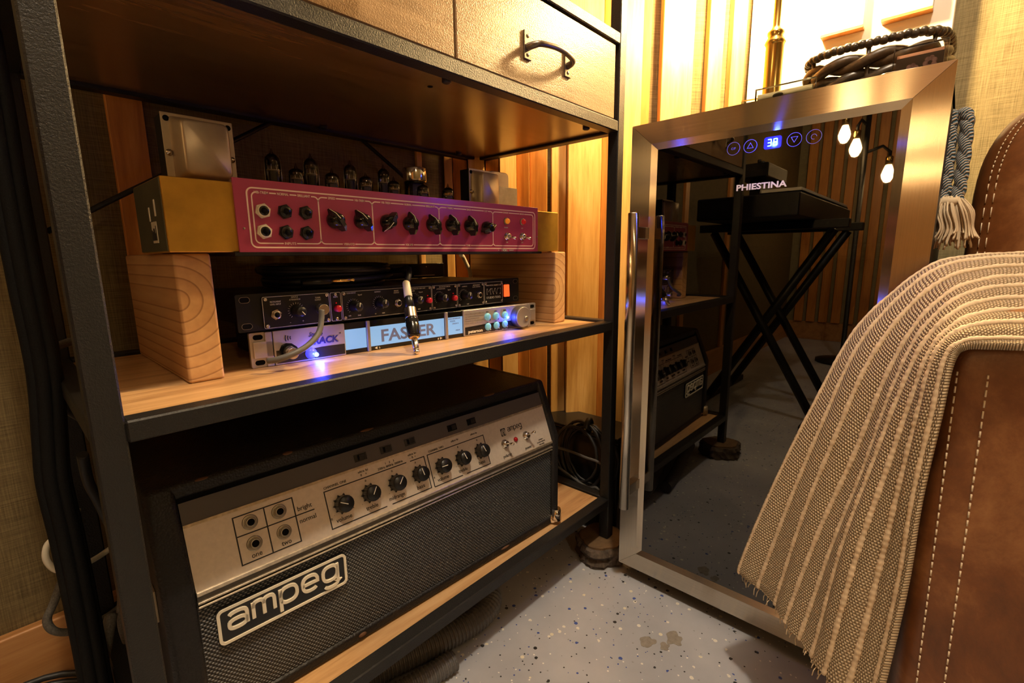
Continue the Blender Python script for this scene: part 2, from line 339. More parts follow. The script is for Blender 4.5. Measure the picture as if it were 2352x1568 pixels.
# leather
nt, b = new('tan_leather'); co = coords(nt)
nt.links.new(ramp(nt, noise(nt, co, 7, 8, .72, .5), [(.28, (.058, .018, .005)), (.5, (.175, .060, .015)), (.75, (.38, .175, .062))]), b.inputs['Base Color'])
b.inputs['Roughness'].default_value = .42; vo = N(nt, 'ShaderNodeTexVoronoi', feature='DISTANCE_TO_EDGE'); vo.inputs['Scale'].default_value = 230; nt.links.new(co, vo.inputs['Vector']); bump(nt, b, vo.outputs[0], .22, .0006)
# knitted throw, uv based weave
nt, b = new('knit'); tc = N(nt, 'ShaderNodeTexCoord')
nz = N(nt, 'ShaderNodeTexNoise'); nz.inputs['Scale'].default_value = 60; nt.links.new(tc.outputs['UV'], nz.inputs['Vector'])
va = N(nt, 'ShaderNodeVectorMath', operation='MULTIPLY_ADD'); nt.links.new(nz.outputs['Color'], va.inputs[0]); va.inputs[1].default_value = (.0022, .0022, 0); nt.links.new(tc.outputs['UV'], va.inputs[2])
h_ = dots(nt, va.outputs[0], (0, 1), .0042, .0031)
nt.links.new(ramp(nt, h_, [(.05, (.36, .26, .155)), (.45, (.64, .50, .33)), (.9, (.80, .66, .47))]), b.inputs['Base Color'])
b.inputs['Roughness'].default_value = .95; b.inputs['Specular IOR Level'].default_value = .15; bump(nt, b, h_, 1, .0022)
plain('knit_ridge', (.74, .59, .41), .95, var=.12, vscale=300)
plain('stitch_thread', (.75, .62, .45), .8); plain('key_white', (.6, .57, .5), .4)
# ================================================================ SETTING
FL = struct(MB().box(-2.5, 1.3, -2.7, .5, -.06, 0).build('floor', 'epoxy_floor'))
mb = MB()
for cx, cy, r in ((.62, -.195, .014), (.585, -.165, .012), (.595, -.19, .008)):
    P = [(cx+r*(1+.22*math.sin(3*a+cx*50)+.15*math.sin(7*a))*math.cos(a), cy+r*(1+.22*math.cos(2*a+cy*70)+.12*math.sin(5*a))*math.sin(a)) for a in [i*math.pi/14 for i in range(28)]]
    mb.prism(P, fr((0,0,0), (1,0,0), (0,1,0), (0,0,1)), .0001, .0004)
lab(mb.build('drip_stain', 'stain', FL), 'dried brown drips on the floor')
WB = struct(MB().box(-2.5, .70, .42, .5, 0, 2.4).build('wall_back', 'olive_fabric'))
struct(MB().box(-2.5, .70, .404, .42, 0, .128).build('baseboard_back', 'base_trim', None, .003))
for x0, x1, dp, mt in ((.083, .124, .012, 'cedar'), (-.62, -.58, .012, 'cedar'), (-1.15, -1.11, .012, 'cedar'), (.60, .613, .008, 'lit_cedar')):
    MB().box(x0, x1, .42-dp, .42, .13, 2.4).build('wall_board', mt, WB, .001)
# corner wall set across the angle, clad with upright boards of uneven set; tilt and tone paint in lit and shaded ones
A0, E0, N0 = V((.69, .42, 0)), V((.7282, -.6854, 0)), V((-.6854, -.7282, 0))
WC = struct(MB().prism([(-.02, .0), (.74, .0), (.74, -.05), (-.02, -.05)], (A0, E0, N0, V((0,0,1))), 0, 2.4).build('wall_corner', 'olive_fabric'))
for s0, s1, dp, tilt, mt in ((-.006, .012, .020, -.10, 'lit_cedar'), (.013, .046, .012, .30, 'cedar'), (.048, .085, .022, -.25, 'lit_cedar'), (.088, .118, .014, .24, 'cedar'), (.1195, .158, .022, -.22, 'lit_cedar'),
        (.1595, .1885, .010, .28, 'cedar'), (.190, .230, .012, .20, 'cedar'), (.239, .2745, .016, -.20, 'lit_cedar'), (.276, .356, .022, -.16, 'lit_cedar'), (.358, .396, .012, .20, 'cedar'),
        (.399, .444, .022, -.10, 'lit_cedar'), (.445, .4655, .010, .15, 'cedar'), (.488, .560, .022, 0, 'lit_cedar'), (.594, .628, .022, 0, 'lit_cedar'), (.648, .680, .022, 0, 'lit_cedar')):
    h = (s1-s0)/2*tilt
    MB().prism([(s0, .001), (s1, .001), (s1, dp+h), (s0, dp-h)], (A0, E0, N0, V((0,0,1))), .001, 2.4).build('wall_board', mt, WC, .0012, 1)
WR = struct(MB().box(1.2, 1.3, -2.7, .0, 0, 2.4).build('wall_right', 'olive_fabric_side'))
WL = struct(MB().box(-2.58, -2.5, -2.7, .5, 0, 2.4).build('wall_left', 'olive_fabric_side'))
slat = None
for i in range(34):
    yy = -2.2+i*.076
    if 18 <= i <= 23: continue
    if slat is None: slat = MB().box(0, .03, 0, .052, .13, 2.38).build('wall_slat', 'cedar', WL, .003); slat.location = (-2.5, yy, 0)
    else: dup(slat, WL, (-2.5, yy, 0))
struct(MB().box(-2.5, -2.485, -2.7, .404, 0, .128).build('baseboard_left', 'base_trim', None, .003))
struct(MB().box(-2.58, 1.3, -2.78, -2.7, 0, 2.4).build('wall_front', 'olive_fabric'))
struct(MB().box(-2.58, 1.3, -2.78, .5, 2.4, 2.46).build('ceiling', 'ceiling_paint'))
# ================================================================ SHELVING UNIT
W, T, H, D = .7306, .021, .018, .36
SH = thing('shelving_unit', 'black steel shelving unit with wooden shelves and two drawers holding the amplifiers', 'shelf', (0, 0, 0))
for x in (-T, W):
    for y in (0, D): MB().box(x, x+T, y, y+T, .041, 1.62).build('post', 'black_steel', SH, .0015, 1)
LV = (.131, .4948, .8506, .9917, 1.60)
for z in LV:
    h = H if z < 1.5 else .02
    for y in (0, D): MB().box(0, W, y, y+T, z-h, z).build('rail', 'black_steel', SH, .0015, 1)
    for x in (-T, W): MB().box(x, x+T, T, D, z-h, z).build('rail', 'black_steel', SH, .0015, 1)
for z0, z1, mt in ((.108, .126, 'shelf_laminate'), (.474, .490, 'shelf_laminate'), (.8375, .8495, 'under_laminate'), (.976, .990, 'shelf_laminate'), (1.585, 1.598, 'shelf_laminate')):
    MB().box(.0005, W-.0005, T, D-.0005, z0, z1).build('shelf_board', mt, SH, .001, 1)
for k, (x0, x1) in enumerate(((.003, .3565), (.3600, .7215))):
    dr = MB().box(x0, x1, .0035, .33, .8525, .971).build('drawer', 'drawer_ply', SH, .0012, 1)
    xc = (x0+x1)/2-.0015 if k == 0 else .5345
    for s in (-1, 1):
        p = xc+s*.0465
        MB().box(p-.0078, p+.0078, .0008, .0035, .885, .9215).build('handle_plate', 'handle_iron', dr, .001)
        mb = MB()
        for z in (.8915, .915): mb.lathe([(.0026, 0), (.0026, .0008), (.0012, .0013)], (p, .001, z), (0,-1,0), 10)
        mb.build('handle_screw', 'dull_steel', dr)
    pts = spline([(xc-.0465, .002, .901), (xc-.044, -.008, .902), (xc-.034, -.0150, .904), (xc, -.0195, .9055), (xc+.034, -.0150, .904), (xc+.044, -.008, .902), (xc+.0465, .002, .901)], 6)
    MB().tube(pts, [.0052-.0014*math.sin(math.pi*i/(len(pts)-1)) for i in range(len(pts))], 10).build('handle_bar', 'handle_iron', dr)
for x0, z0, x1, z1 in ((.0, .655, .287, .836), (.443, .836, W, .655)):
    mb = MB().tube([(x0, D+.012, z0), (x1, D+.012, z1)], .0035, 8); mb.build('brace_rod', 'black_steel', SH)
for x, y in ((.365, .030), (.681, .034), (.05, .030), (.36, .345), (.66, .345)):
    MB().lathe([(.0062, 0), (.0062, .004), (.0035, .0055)], (x, y, .8376), (0,0,-1), 10).build('bolt', 'black_steel', SH)
MB().lathe([(.0035, 0), (.0035, .0006)], (.3672, .066, .8376), (0,0,-1), 12).build('bolt_hole', 'dark_void', SH)
# wooden slices under the feet
def slice_(loc, r, label):
    t = thing('wood_slice', label, 'wood slice', loc, random.random()*6, 'bark-edged wood slices under the shelving unit')
    n = 40; pr = [r*(1+.06*math.sin(2*a+r*90)+.05*math.sin(5*a+1)+random.uniform(-.03, .03)) for a in [2*math.pi*i/n for i in range(n)]]
    vs = []; fs = []
    lv = [(0, .97), (.008, 1.05), (.018, .99), (.028, 1.06), (.037, .98)]
    for z, k in lv:
        for i in range(n): q = pr[i]*k*(1+random.uniform(-.07, .07)); vs.append((q*math.cos(2*math.pi*i/n), q*math.sin(2*math.pi*i/n), z))
    for j in range(len(lv)-1):
        for i in range(n): fs.append((j*n+i, j*n+(i+1) % n, (j+1)*n+(i+1) % n, (j+1)*n+i))
    fs += [list(range(n))[::-1], [(len(lv)-1)*n+i for i in range(n)]]
    MB().add(vs, fs).build('bark', 'bark', t)
    P = [(pr[i]*.86*math.cos(2*math.pi*i/n), pr[i]*.86*math.sin(2*math.pi*i/n)) for i in range(n)]
    MB().prism(P, fr((0,0,0), (1,0,0), (0,1,0), (0,0,1)), .0365, .041).build('cut_face', 'slice_wood', t)
slice_((.735, .018, 0), .052, "bark-edged wood slice under the shelf's right front post beside the fridge")
slice_((-.010, .012, 0), .055, "bark-edged wood slice under the shelf's left front post by the hanging cable bundle")
slice_((.738, .345, 0), .050, "bark-edged wood slice under the shelf's right rear post near the corner boards")
slice_((-.010, .345, 0), .050, "bark-edged wood slice under the shelf's left rear post near the baseboard")
# ================================================================ LUMBER BLOCKS
def block(x0, x1, y0, y1, z0, z1, label, px, pz):
    o = MB().box(x0-px, x1-px, y0, y1, z0-pz, z1-pz).build('lumber_block', 'fir_lumber', None, .003); o.location = (px, 0, pz)
    return tag(o, label, 'wood block', 'lumber blocks raising the red amplifier')
block(.0705, .1045, .1138, .355, .490, .6255, 'sawn lumber block with growth rings under the gold left end of the amplifier', .069, .578)
block(.6675, .7025, .091, .325, .490, .6255, 'sawn lumber block in bright lamp light under the right end of the amplifier', .66, .555)
# ================================================================ RED PANEL VALVE AMPLIFIER
VX = thing('valve_amplifier', 'valve amplifier chassis with magenta control panel and exposed tubes on wood blocks', 'amplifier', (.375, .1, .6255))
vo_ = V((-.375, -.1, -.6255))
def vb(mb, *a, **k):      # build in world numbers, shifted under the amplifier's empty
    mb.v = [(x+vo_.x, y+vo_.y, z+vo_.z) for x, y, z in mb.v]; return mb.build(*a, **k)
ch = vb(MB().box(.065, .686, .0975, .215, .6262, .698), 'chassis_box', 'zinc_gold', VX, bevel=.0015)
vb(MB().box(.0643, .0655, .0995, .213, .6275, .6965), 'side_panel', 'zinc_olive', ch, bevel=.0004)
mb = MB(); [mb.box(.0637, .0645, y0, y1, z0, z1) for y0, y1, z0, z1 in ((.125, .129, .662, .678), (.150, .153, .658, .672))]; vb(mb, 'vent_slot', 'print_white', ch)
vb(MB().box(.0636, .0645, .128, .148, .636, .657), 'paper_label', 'paper', ch)
mb = MB(); [mb.box(.0633, .0637, .130+.0025*i, .1315+.0025*i, .6385, .6385+random.uniform(.006, .016)) for i in range(7)]; vb(mb, 'label_print', 'print_black', ch)
vb(MB().box(.122, .632, .094, .20, .6225, .6262), 'base_rail', 'black_paint', ch)
pn = vb(MB().box(.1268, .6222, .0945, .0975, .6258, .7025), 'front_panel', 'magenta_panel', VX, bevel=.0006)
vf = fr((0, .0945, 0))
mb = MB()
mb.stroke(rrect(.1394, .6135, .6312, .6935, .006), .0016, vf, closed=True)
divs = (.1440, .2171, .2883, .3970, .5076, .6085)
tops = ([('VIB-TREM', .154, .0145), ('NORMAL', .177, .0125), ('BRILLIANT', .2005, .0145)], [('SPEED', .234, .009), ('VIB-TREM', .2705, .0135)], [('VIB-TREM', .3085, .0135), ('NORMAL', .3435, .012), ('BRILLIANT', .3815, .0145)], [('TREBLE', .4185, .0115), ('BASS', .4555, .0085), ('CUT', .492, .007)], [('STANDBY', .538, .0125), ('MAINS', .5785, .010)])
bots = ('INPUTS', 'VIBRATO', 'VOLUME', 'TONE', None)
for i in range(5):
    a, c = divs[i], divs[i+1]; r = .005; zt, zb = .6893, .6357; xs = [a+r]
    for s, x, wd in tops[i]: xs += [x-wd/2-.0012, x+wd/2+.0012]; mb.text(s, vf, x, zt, .0026 if i < 4 else .0022, wd, .012)
    xs.append(c-r)
    for j in range(0, len(xs), 2):
        if xs[j+1]-xs[j] > .0005: mb.stroke([(xs[j], zt), (xs[j+1], zt)], .0014, vf)
    if bots[i]:
        xm = (a+c)/2; wd = len(bots[i])*.0021; mb.text(bots[i], vf, xm, zb, .0026, wd, .012)
        mb.stroke([(a+r, zb), (xm-wd/2-.0012, zb)], .0014, vf); mb.stroke([(xm+wd/2+.0012, zb), (c-r, zb)], .0014, vf)
    else: mb.stroke([(a+r, zb), (c-r, zb)], .0014, vf)
for i, x in enumerate(divs):
    for s in (-1, 1):
        if (i == 0 and s == -1) or (i == 5 and s == 1): continue
        arc = [(x+s*.005*(1-math.cos(t)), .6843+.005*math.sin(t)) for t in [math.pi/2*k/5 for k in range(6)]]
        mb.stroke(arc, .0014, vf); mb.stroke([(q[0], 2*.6625-q[1]) for q in arc], .0014, vf)
    mb.stroke([(x, .6843), (x, .6407)], .0014, vf)
vb(mb, 'printed_border', 'print_pink', pn)
mb = MB(); mb.text('STANDBY', vf, .5385, .6655, .002, .0095); mb.text('OFF', vf, .579, .6655, .002); mb.text('ON', vf, .5405, .6415, .002); mb.text('ON', vf, .5790, .6415, .002)
mb.text('A', vf, .520, .6283, .002); mb.text('PRODUCT', vf, .5515, .6283, .0018, .012); mb.text('VOX', vf, .534, .6283, .0034, .010, .02); mb.stroke(rrect(.5275, .5405, .6258, .6308, .0003), .0004, vf, closed=True)
vb(mb, 'printed_lettering', 'print_grey', pn)['kind'] = 'stuff'
def hexpts(r, n=6): return [(r*math.cos(2*math.pi*i/n+.3), r*math.sin(2*math.pi*i/n+.3)) for i in range(n)]
for i, (x, z) in enumerate(((.1537, .6700), (.1532, .6482), (.1770, .6705), (.1764, .6480), (.2005, .6705), (.1998, .6478))):
    f = fr((x, .0945, z)); mb = MB().prism(hexpts(.0082), f, 0, .003)
    mb.lathe([(.0066, .003), (.0066, .0045), (.0050, .0052), (.0042, .0046)], (x, .0945, z), (0,-1,0), 20)
    j = lab(vb(mb, 'input_jack', 'white_plastic' if i < 2 else 'black_plastic', pn), 'cream hex jack' if i < 2 else 'black hex jack')
    vb(MB().lathe([(.0052, 0), (.0052, .0005), (.0046, .0009)], (x, .0898, z), (0,-1,0), 18), 'jack_ring', 'black_gloss', j)
    vb(MB().lathe([(.0033, 0), (.0033, .0003)], (x, .0889, z), (0,-1,0), 14), 'jack_hole', 'dark_void', j)
for (x, z), ang in zip(((.2352, .6638), (.2708, .6647), (.3084, .6645), (.3435, .6642), (.3827, .6642), (.4180, .6649), (.4546, .6650), (.4916, .6635)), (125, 125, 235, 95, 115, 105, 100, 25)):
    a = math.radians(ang); d1 = V((math.cos(a), 0, math.sin(a))); up = V((0,-1,0)); sd = d1.cross(up)
    mb = MB().lathe([(.0098, 0), (.0098, .0045), (.0075, .007), (.007, .0145), (.005, .0155)], (x, .0945, z), up, 22)
    c = V((x, .0945, z)); P = []
    for l, wd, h in ((-.0150, .0016, .012), (-.009, .0040, .0170), (0, .0048, .0180), (.009, .0034, .0150), (.0152, .0007, .0065)):
        P.append([c+d1*l+sd*wd+up*.003, c+d1*l-sd*wd+up*.003, c+d1*l-sd*wd*.55+up*h, c+d1*l+sd*wd*.55+up*h])
    vs = [q for r_ in P for q in r_]; fs = [(0,1,2,3), (19,18,17,16)]+[(i*4+k, i*4+(k+1) % 4, i*4+4+(k+1) % 4, i*4+4+k) for i in range(4) for k in range(4)]
    mb.add(vs, fs); kn = vb(mb, 'pointer_knob', 'black_gloss', pn)
    vb(MB().tube([c+d1*.0015+up*.0184, c+d1*.009+up*.0156, c+d1*.0150+up*.0074], .0004, 5), 'pointer_line', 'print_white', kn)
for (x, z, mt, nm) in ((.5385, .6758, 'amber_lens', 'amber lamp'), (.5790, .6764, 'red_lens', 'red lamp')):
    l = lab(vb(MB().lathe([(.0058, 0), (.0058, .002), (.0046, .0028)], (x, .0945, z), (0,-1,0), 20), 'pilot_lamp', 'dull_steel', pn), nm)
    vb(MB().lathe([(.0045, .0015), (.0045, .005), (.0032, .0068), (.001, .0074)], (x, .0945, z), (0,-1,0), 18), 'lamp_lens', mt, l)
def toggle(bld, par, x, y, z, up, tip, k=1.0):
    f = (V((x, y, z)), V((1,0,0)), V((0,0,1)), V(up)); mb = MB().prism(hexpts(.0062*k), f, 0, .0025*k)
    mb.lathe([(.0068*k, 0), (.0068*k, .001), (.0048*k, .0026*k), (.0046*k, .006*k), (.0032*k, .0062*k)], (x, y, z), up, 18)
    t = bld(mb, 'toggle_switch', 'nickel', par)
    o = V((x, y, z)); u = V(up)
    bld(MB().tube([o+u*.005*k, o+u*.010*k+V(tip)*.5, o+u*.016*k+V(tip), o+u*.0168*k+V(tip)*1.05], [.0012*k, .0017*k, .0024*k, .0009*k], 12), 'toggle_lever', 'chrome', t)
toggle(vb, pn, .5408, .0945, .6512, (0,-1,0), (.004, 0, -.0035)); toggle(vb, pn, .5788, .0945, .6514, (0,-1,0), (.004, 0, -.0035))
vb(MB().lathe([(.0013, 0), (.001, .001)], (.1335, .0945, .651), (0,-1,0), 8).lathe([(.0013, 0), (.001, .001)], (.619, .0945, .652), (0,-1,0), 8), 'panel_screw', 'dull_steel', pn)
def trafo(x0, x1, z0, z1, y, core, bell, mt, name='transformer'):
    t = vb(MB().box(x0, x1, y, y+.0018, z0, z1), name, mt, VX, bevel=.0004)
    vb(MB().box(x0+.001, x1-.001, y+.002, y+core, z0, z1-.001), 'core', 'black_paint', t)
    cx, cz, hx, hz = (x0+x1)/2, (z0+z1)/2, (x1-x0)/2, (z1-z0)/2; rings = []
    for k, d, rr in ((.80, 0, .004), (.76, .003, .005), (.70, bell*.5, .006), (.66, bell*.9, .006), (.60, bell, .006)):
        rings.append([(a, y-d, c) for a, c in rrect(cx-hx*k, cx+hx*k, cz-hz*(k+.12), cz+hz*(k+.12), rr, 4)])
    n = len(rings[0]); vs = [q for r_ in rings for q in r_]; fs = [(i*n+k, i*n+(k+1) % n, (i+1)*n+(k+1) % n, (i+1)*n+k) for i in range(len(rings)-1) for k in range(n)]+[[(len(rings)-1)*n+k for k in range(n)]]
    vb(MB().add(vs, fs, True), 'end_bell', mt, t, bevel=.0008)
    mb = MB(); [mb.lathe([(.003, 0), (.003, .0006)], (cx+s*hx*.86, y, z1-.006), (0,-1,0), 12) for s in (-1, 1)]; vb(mb, 'mount_hole', 'dark_void', t)
    for s in (-1, 1): vb(MB().lathe([(.0034, 0), (.0034, .0012), (.0022, .0016), (.0018, .0036)], (cx+s*hx*.88, y, cz-.004), (0,-1,0), 10), 'mount_bolt', 'nickel', t)
    return t
trafo(.0865, .1545, .6985, .771, .160, .03, .024, 'aged_steel')
trafo(.523, .586, .6985, .7675, .165, .024, .022, 'aged_steel')
cn = vb(MB().box(.600, .672, .188, .213, .698, .749), 'filter_choke', 'dull_steel', VX, bevel=.001)
vb(MB().prism(rrect(.600, .652, .735, .776, .008), fr((0, .192, 0)), -.018, 0), 'choke_bell', 'aged_steel', cn, bevel=.002)
def valve(x, y, z0, h, r, tall):
    tp = z0+h
    t = vb(MB().lathe([(r*1.1, 0), (r*1.1, .004), (r*.95, .006)], (x, y, z0), (0,0,1), 16), 'vacuum_tube', 'black_plastic', VX)
    vb(MB().lathe([(r*.9, .004), (r, .008), (r, h*.80), (r*.92, h*.89), (r*.6, h*.96), (r*.22, h), (r*.12, h+.004), (.0001, h+.006)], (x, y, z0), (0,0,1), 18), 'glass_envelope', 'tube_glass', t)
    vb(MB().lathe([(r*.96, h*.74), (r*.97, h*.80), (r*.89, h*.885), (r*.56, h*.955), (r*.2, h*.985)], (x, y, z0), (0,0,1), 18), 'getter_flash', 'getter', t)
    mb = MB().box(x-r*.55, x+r*.55, y-r*.3, y+r*.3, z0+.008, z0+h*.58); vb(mb, 'anode_plate', 'tube_plate', t, bevel=.0006)
    vb(MB().lathe([(r*.86, h*.60), (r*.86, h*.61)], (x, y, z0), (0,0,1), 16).tube([(x+r*.4, y-r*.4, z0+h*.58), (x+r*.3, y-r*.3, z0+h*.74)], .0005, 5).tube([(x-r*.4, y-r*.4, z0+h*.58), (x-r*.3, y-r*.3, z0+h*.74)], .0005, 5), 'mica_spacer', 'tube_mica', t)
    if tall:
        mb = MB(); [mb.tube([(x+s*r*1.15, y, z0), (x+s*r*1.12, y, z0+h*.97)], .0004, 5) for s in (-1, 1)]
        vb(mb, 'retainer_wire', 'nickel', t)
for x, h in ((.2075, .0525), (.2575, .0535), (.3150, .0525), (.3700, .0535)): valve(x, .19, .698, h, .0090, True)
for x, h in ((.2245, .033), (.2720, .033), (.3225, .034), (.3685, .0325), (.4220, .032), (.4725, .0325)): valve(x, .162, .698, h, .0092, False)
rx, ry = .4315, .195
rt = vb(MB().lathe([(.0185, 0), (.0185, .012), (.0165, .013)], (rx, ry, .698), (0,0,1), 24), 'rectifier_tube', 'black_plastic', VX)
vb(MB().lathe([(.0160, .012), (.0175, .02), (.0175, .040)], (rx, ry, .698), (0,0,1), 24), 'glass_envelope', 'tube_glass', rt)
vb(MB().box(rx-.008, rx+.008, ry-.004, ry+.004, .712, .736), 'anode_plate', 'tube_plate', rt)
vb(MB().lathe([(.0180, .040), (.0186, .0415), (.0186, .0600), (.0180, .0615), (.004, .062)], (rx, ry, .698), (0,0,1), 28), 'metal_cap', 'chrome', rt)
# ================================================================ RACK TUNER
RT = thing('rack_tuner', 'silver rack tuner with blue lit displays lying on the middle shelf', 'tuner', (.1403, .1378, .490), math.radians(-4.29))
Z1 = .0432
tb = lambda mb, *a, **k: mb.build(*a, **k)
body = MB().box(.0255, .4585, .004, .17, .0005, Z1-.001).build('case', 'black_paint', RT, .001)
for s in (0, 1):
    mx = (lambda x: x) if s == 0 else (lambda x: .484-x)
    lo, hi = sorted((mx(.0), mx(.0245)))
    mb = MB().prism([(mx(.003), .0118), (mx(.0245), .0118), (mx(.0245), .0318), (mx(.003), .0318)], fr((0, 0, 0)), -.004, .0035)
    mb.prism([(mx(.0165), .0005), (mx(.0245), .0005), (mx(.0245), Z1-.0005), (mx(.0165), Z1-.0005)], fr((0,0,0)), -.004, .0035)
    ear = mb.build('rack_ear', 'tuner_silver', RT, .0008)
    MB().prism(rrect(lo, hi, .0003, Z1-.0003, .002), fr((0,0,0)), -.005, .0005).build('ear_plate', 'tuner_silver', ear, .0004)
    for z in (.0062, Z1-.0062):
        c = mx(.0095); MB().prism(rrect(c-.0055, c+.0055, z-.003, z+.003, .0029), fr((0,0,0)), .0004, .0008).build('mount_slot', 'dark_void', ear)
tf = fr((0, -.0035, 0))
lp = MB().box(.0255, .1150, -.0035, .006, .0005, Z1-.0003).build('left_panel', 'tuner_silver', RT, .0008)
MB().prism([(.0275, .0025), (.1135, .0025), (.1135, .0160), (.0830, .0160), (.076, .0155), (.0545, .0155), (.052, .0205), (.046, .0255), (.0395, .0265), (.034, .0245), (.031, .0185), (.0275, .0185)], tf, 0, .0004).build('black_inlay', 'black_gloss', lp)
mb = MB(); mb.text('RACK', tf, .0895, .0245, .0080, .033, .035, .15); mb.text('Strobe', tf, .0765, .0335, .0055, .018, .004, .45)
mb.build('printed_logo', 'navy_print', lp)
mb = MB()
for i in range(3): mb.stroke([(.0405+.0028*i-.0012*math.sin(t), .0325+(.0042-.001*i)*math.cos(t)) for t in [math.pi*(.15+.7*k/6) for k in range(7)]], .0012, tf, .0001, .0004)
mb.text('TM', tf, .108, .031, .0014); mb.build('printed_mark', 'print_black', lp)
MB().lathe([(.0072, 0), (.0072, .003), (.0062, .0042)], (.0418, -.0035, .0163), (0,-1,0), 24).build('input_jack', 'black_plastic', lp)
bt = MB().lathe([(.0072, 0), (.0072, .0012), (.006, .002), (.006, .003), (.003, .0042)], (.0686, -.0035, .0095), (0,-1,0), 24).build('mute_button', 'button_clear', lp)
MB().sphere((.0742, -.0068, .0074), .0027, 12, 8).build('blue_lamp', 'blue_led', lp)
MB().text('MUTE', tf, .068, .0008+.0018, .0016).build('printed_lettering', 'print_grey', lp)
def screen(x0, x1, z0, z1, nm='display'): return MB().box(x0, x1, -.001, .003, z0, z1).build(nm, 'lcd_blue', RT)
MB().box(.1150, .3140, -.0006, .006, .0005, Z1-.0005).build('display_bezel', 'black_gloss', RT, .0006)
screen(.1160, .1462, .0062, .0338)
ms = screen(.1525, .2772, .0062, .0340); sc = screen(.2845, .3130, .0062, .0338)
for x in (.1465, .2780): MB().prism([(x, .0002), (x+.0048, .0002), (x+.0048, Z1), (x, Z1)], fr((0,0,0)), 0, .0045).build('pillar', 'tuner_shade', RT, .001)
sf = fr((0, -.001, 0))
MB().text('FASTER', sf, .2150, .0195, .0165, .092, .022).build('display_text', 'lcd_ink', ms)
mb = MB(); mb.text('EQUAL', sf, .294, .0278, .0022); mb.text('DROP: 0', sf, .299, .0235, .0022); mb.text('+00.04', sf, .303, .0125, .0022); [mb.stroke([(.286+.003*i, .0315), (.2876+.003*i, .0315)], .0022, sf) for i in range(8)]
mb.build('display_text', 'lcd_ink', sc)
mb = MB(); bf = fr((0, -.0006, 0)); mb.prism([(.158, .0031), (.162, .0050), (.162, .0012)], bf, 0, .0003); mb.text('b', bf, .1655, .0031, .003); mb.prism([(.273, .0031), (.269, .0050), (.269, .0012)], bf, 0, .0003); mb.text('#', bf, .2655, .0031, .003)
mb.build('printed_arrows', 'print_white', ms)
rp = MB().box(.3140, .4590, -.0035, .006, .0005, Z1-.0003).build('right_panel', 'tuner_silver', RT, .0008)
MB().prism([(.3165, .0025), (.4575, .0025), (.4575, .0165), (.4500, .0165), (.408, .0165), (.404, .0190), (.4000, .0165), (.3885, .0165), (.3835, .0190), (.379, .0165), (.369, .0165), (.3645, .0190), (.360, .0165), (.3165, .0150)], tf, 0, .0004).build('black_inlay', 'black_gloss', rp)
MB().text('peterson', tf, .3375, .0072, .0048, .030, .025, c=.0005).build('printed_logo', 'print_white', rp)
for i in range(5):
    for j in range(4-(i % 3 > 1)): MB().stroke([(.318+j*.0095, .0215+i*.0038), (.3255+j*.0095+.001*i, .0215+i*.0038)], .0022, tf, .0001, .00025).build('printed_bar', 'tuner_shade', rp)
MB().prism([(.404, Z1-.001), (.412, Z1-.001), (.418, .036), (.414, .031)], tf, .0001, .00025).build('printed_bar', 'tuner_shade', rp)
for (x, z), s, dz in zip(((.3638, .0281), (.3828, .0279), (.4036, .0277), (.3643, .0114), (.3834, .0117), (.4028, .0121)), ('MENU', 'CENTS', 'PRESET', 'SWEETENER', 'DROP', 'SHIFT GROUP'), (.0085,)*3+(-.0085,)*3):
    b_ = MB().lathe([(.0064, 0), (.0064, .0018), (.0055, .003), (.003, .0037)], (x, -.0035, z), (0,-1,0), 20).build('push_button', 'button_blue', rp)
    MB().lathe([(.0012, 0), (.0009, .0008)], (x+.0062, -.0035, z-.0055), (0,-1,0), 8).build('indicator', 'print_black' if dz > 0 else 'print_white', b_)
    MB().text(s, tf, x, z+dz, .0014, c=.0005).build('printed_lettering', 'print_black' if dz > 0 else 'print_grey', b_)
MB().sphere((.4088, -.0060, .0232), .0020, 10, 6).build('blue_lamp', 'blue_led', rp)
kb = MB().lathe([(.0185, 0), (.0185, .0135), (.0172, .0155), (.0165, .0148), (.0145, .0128)], (.4355, -.0035, .0222), (0,-1,0), 36).build('rotary_knob', 'charcoal_strip', rp)
MB().lathe([(.0180, .0150), (.0176, .0162), (.0165, .0158)], (.4355, -.0035, .0222), (0,-1,0), 36).build('knob_rim', 'tuner_shade', kb)
MB().lathe([(.0078, .0130), (.0078, .0145), (.006, .0150)], (.4375, -.0035, .0225), (0,-1,0), 24).lathe([(.0042, .014), (.0042, .0175), (.003, .018)], (.4405, -.0035, .0195), (0,-1,0), 18).build('jack_nut', 'dull_steel', kb)
light('tuner_blue_glow', 'POINT', (.2150, .1150, .4965), .13, (.03, .06, 1), .002)
light('tuner_blue_glow_small', 'POINT', (.5476, .0958, .5125), .06, (.03, .06, 1), .002)
# ================================================================ RACK PREAMP
MW = thing('rack_preamp', 'black rack studio preamp with red buttons stacked on the silver tuner', 'preamp', (.1278, .131, .5345))
X = lambda x: x-.1278
Zm = lambda z: z-.5367+.0008
MB().box(.022, .4587, .002, .17, .002, .0435).build('case', 'black_paint', MW, .001)
fp = MB().prism(rrect(.0, .4807, .001, .0445, .002), fr((0,0,0)), -.002, .001).build('face_plate', 'black_paint', MW)
for s in (.0095, .4712):
    for z in (.0075, .038): 
        e_ = MB().prism(rrect(s-.0055, s+.0055, z-.0032, z+.0032, .0031), fr((0,0,0)), .0008, .0013).build('mount_slot', 'dark_void', fp)
        MB().stroke(rrect(s-.0056, s+.0056, z-.0033, z+.0033, .0032), .0004, fr((0,0,0)), .0008, .0015, closed=True).build('slot_edge', 'dull_steel', e_)
pf = fr((0, -.0030, 0))
pls = ((.1553, .2380), (.2390, .2540), (.2550, .4035), (.4045, .4556), (.4566, .5164), (.5174, .5632))
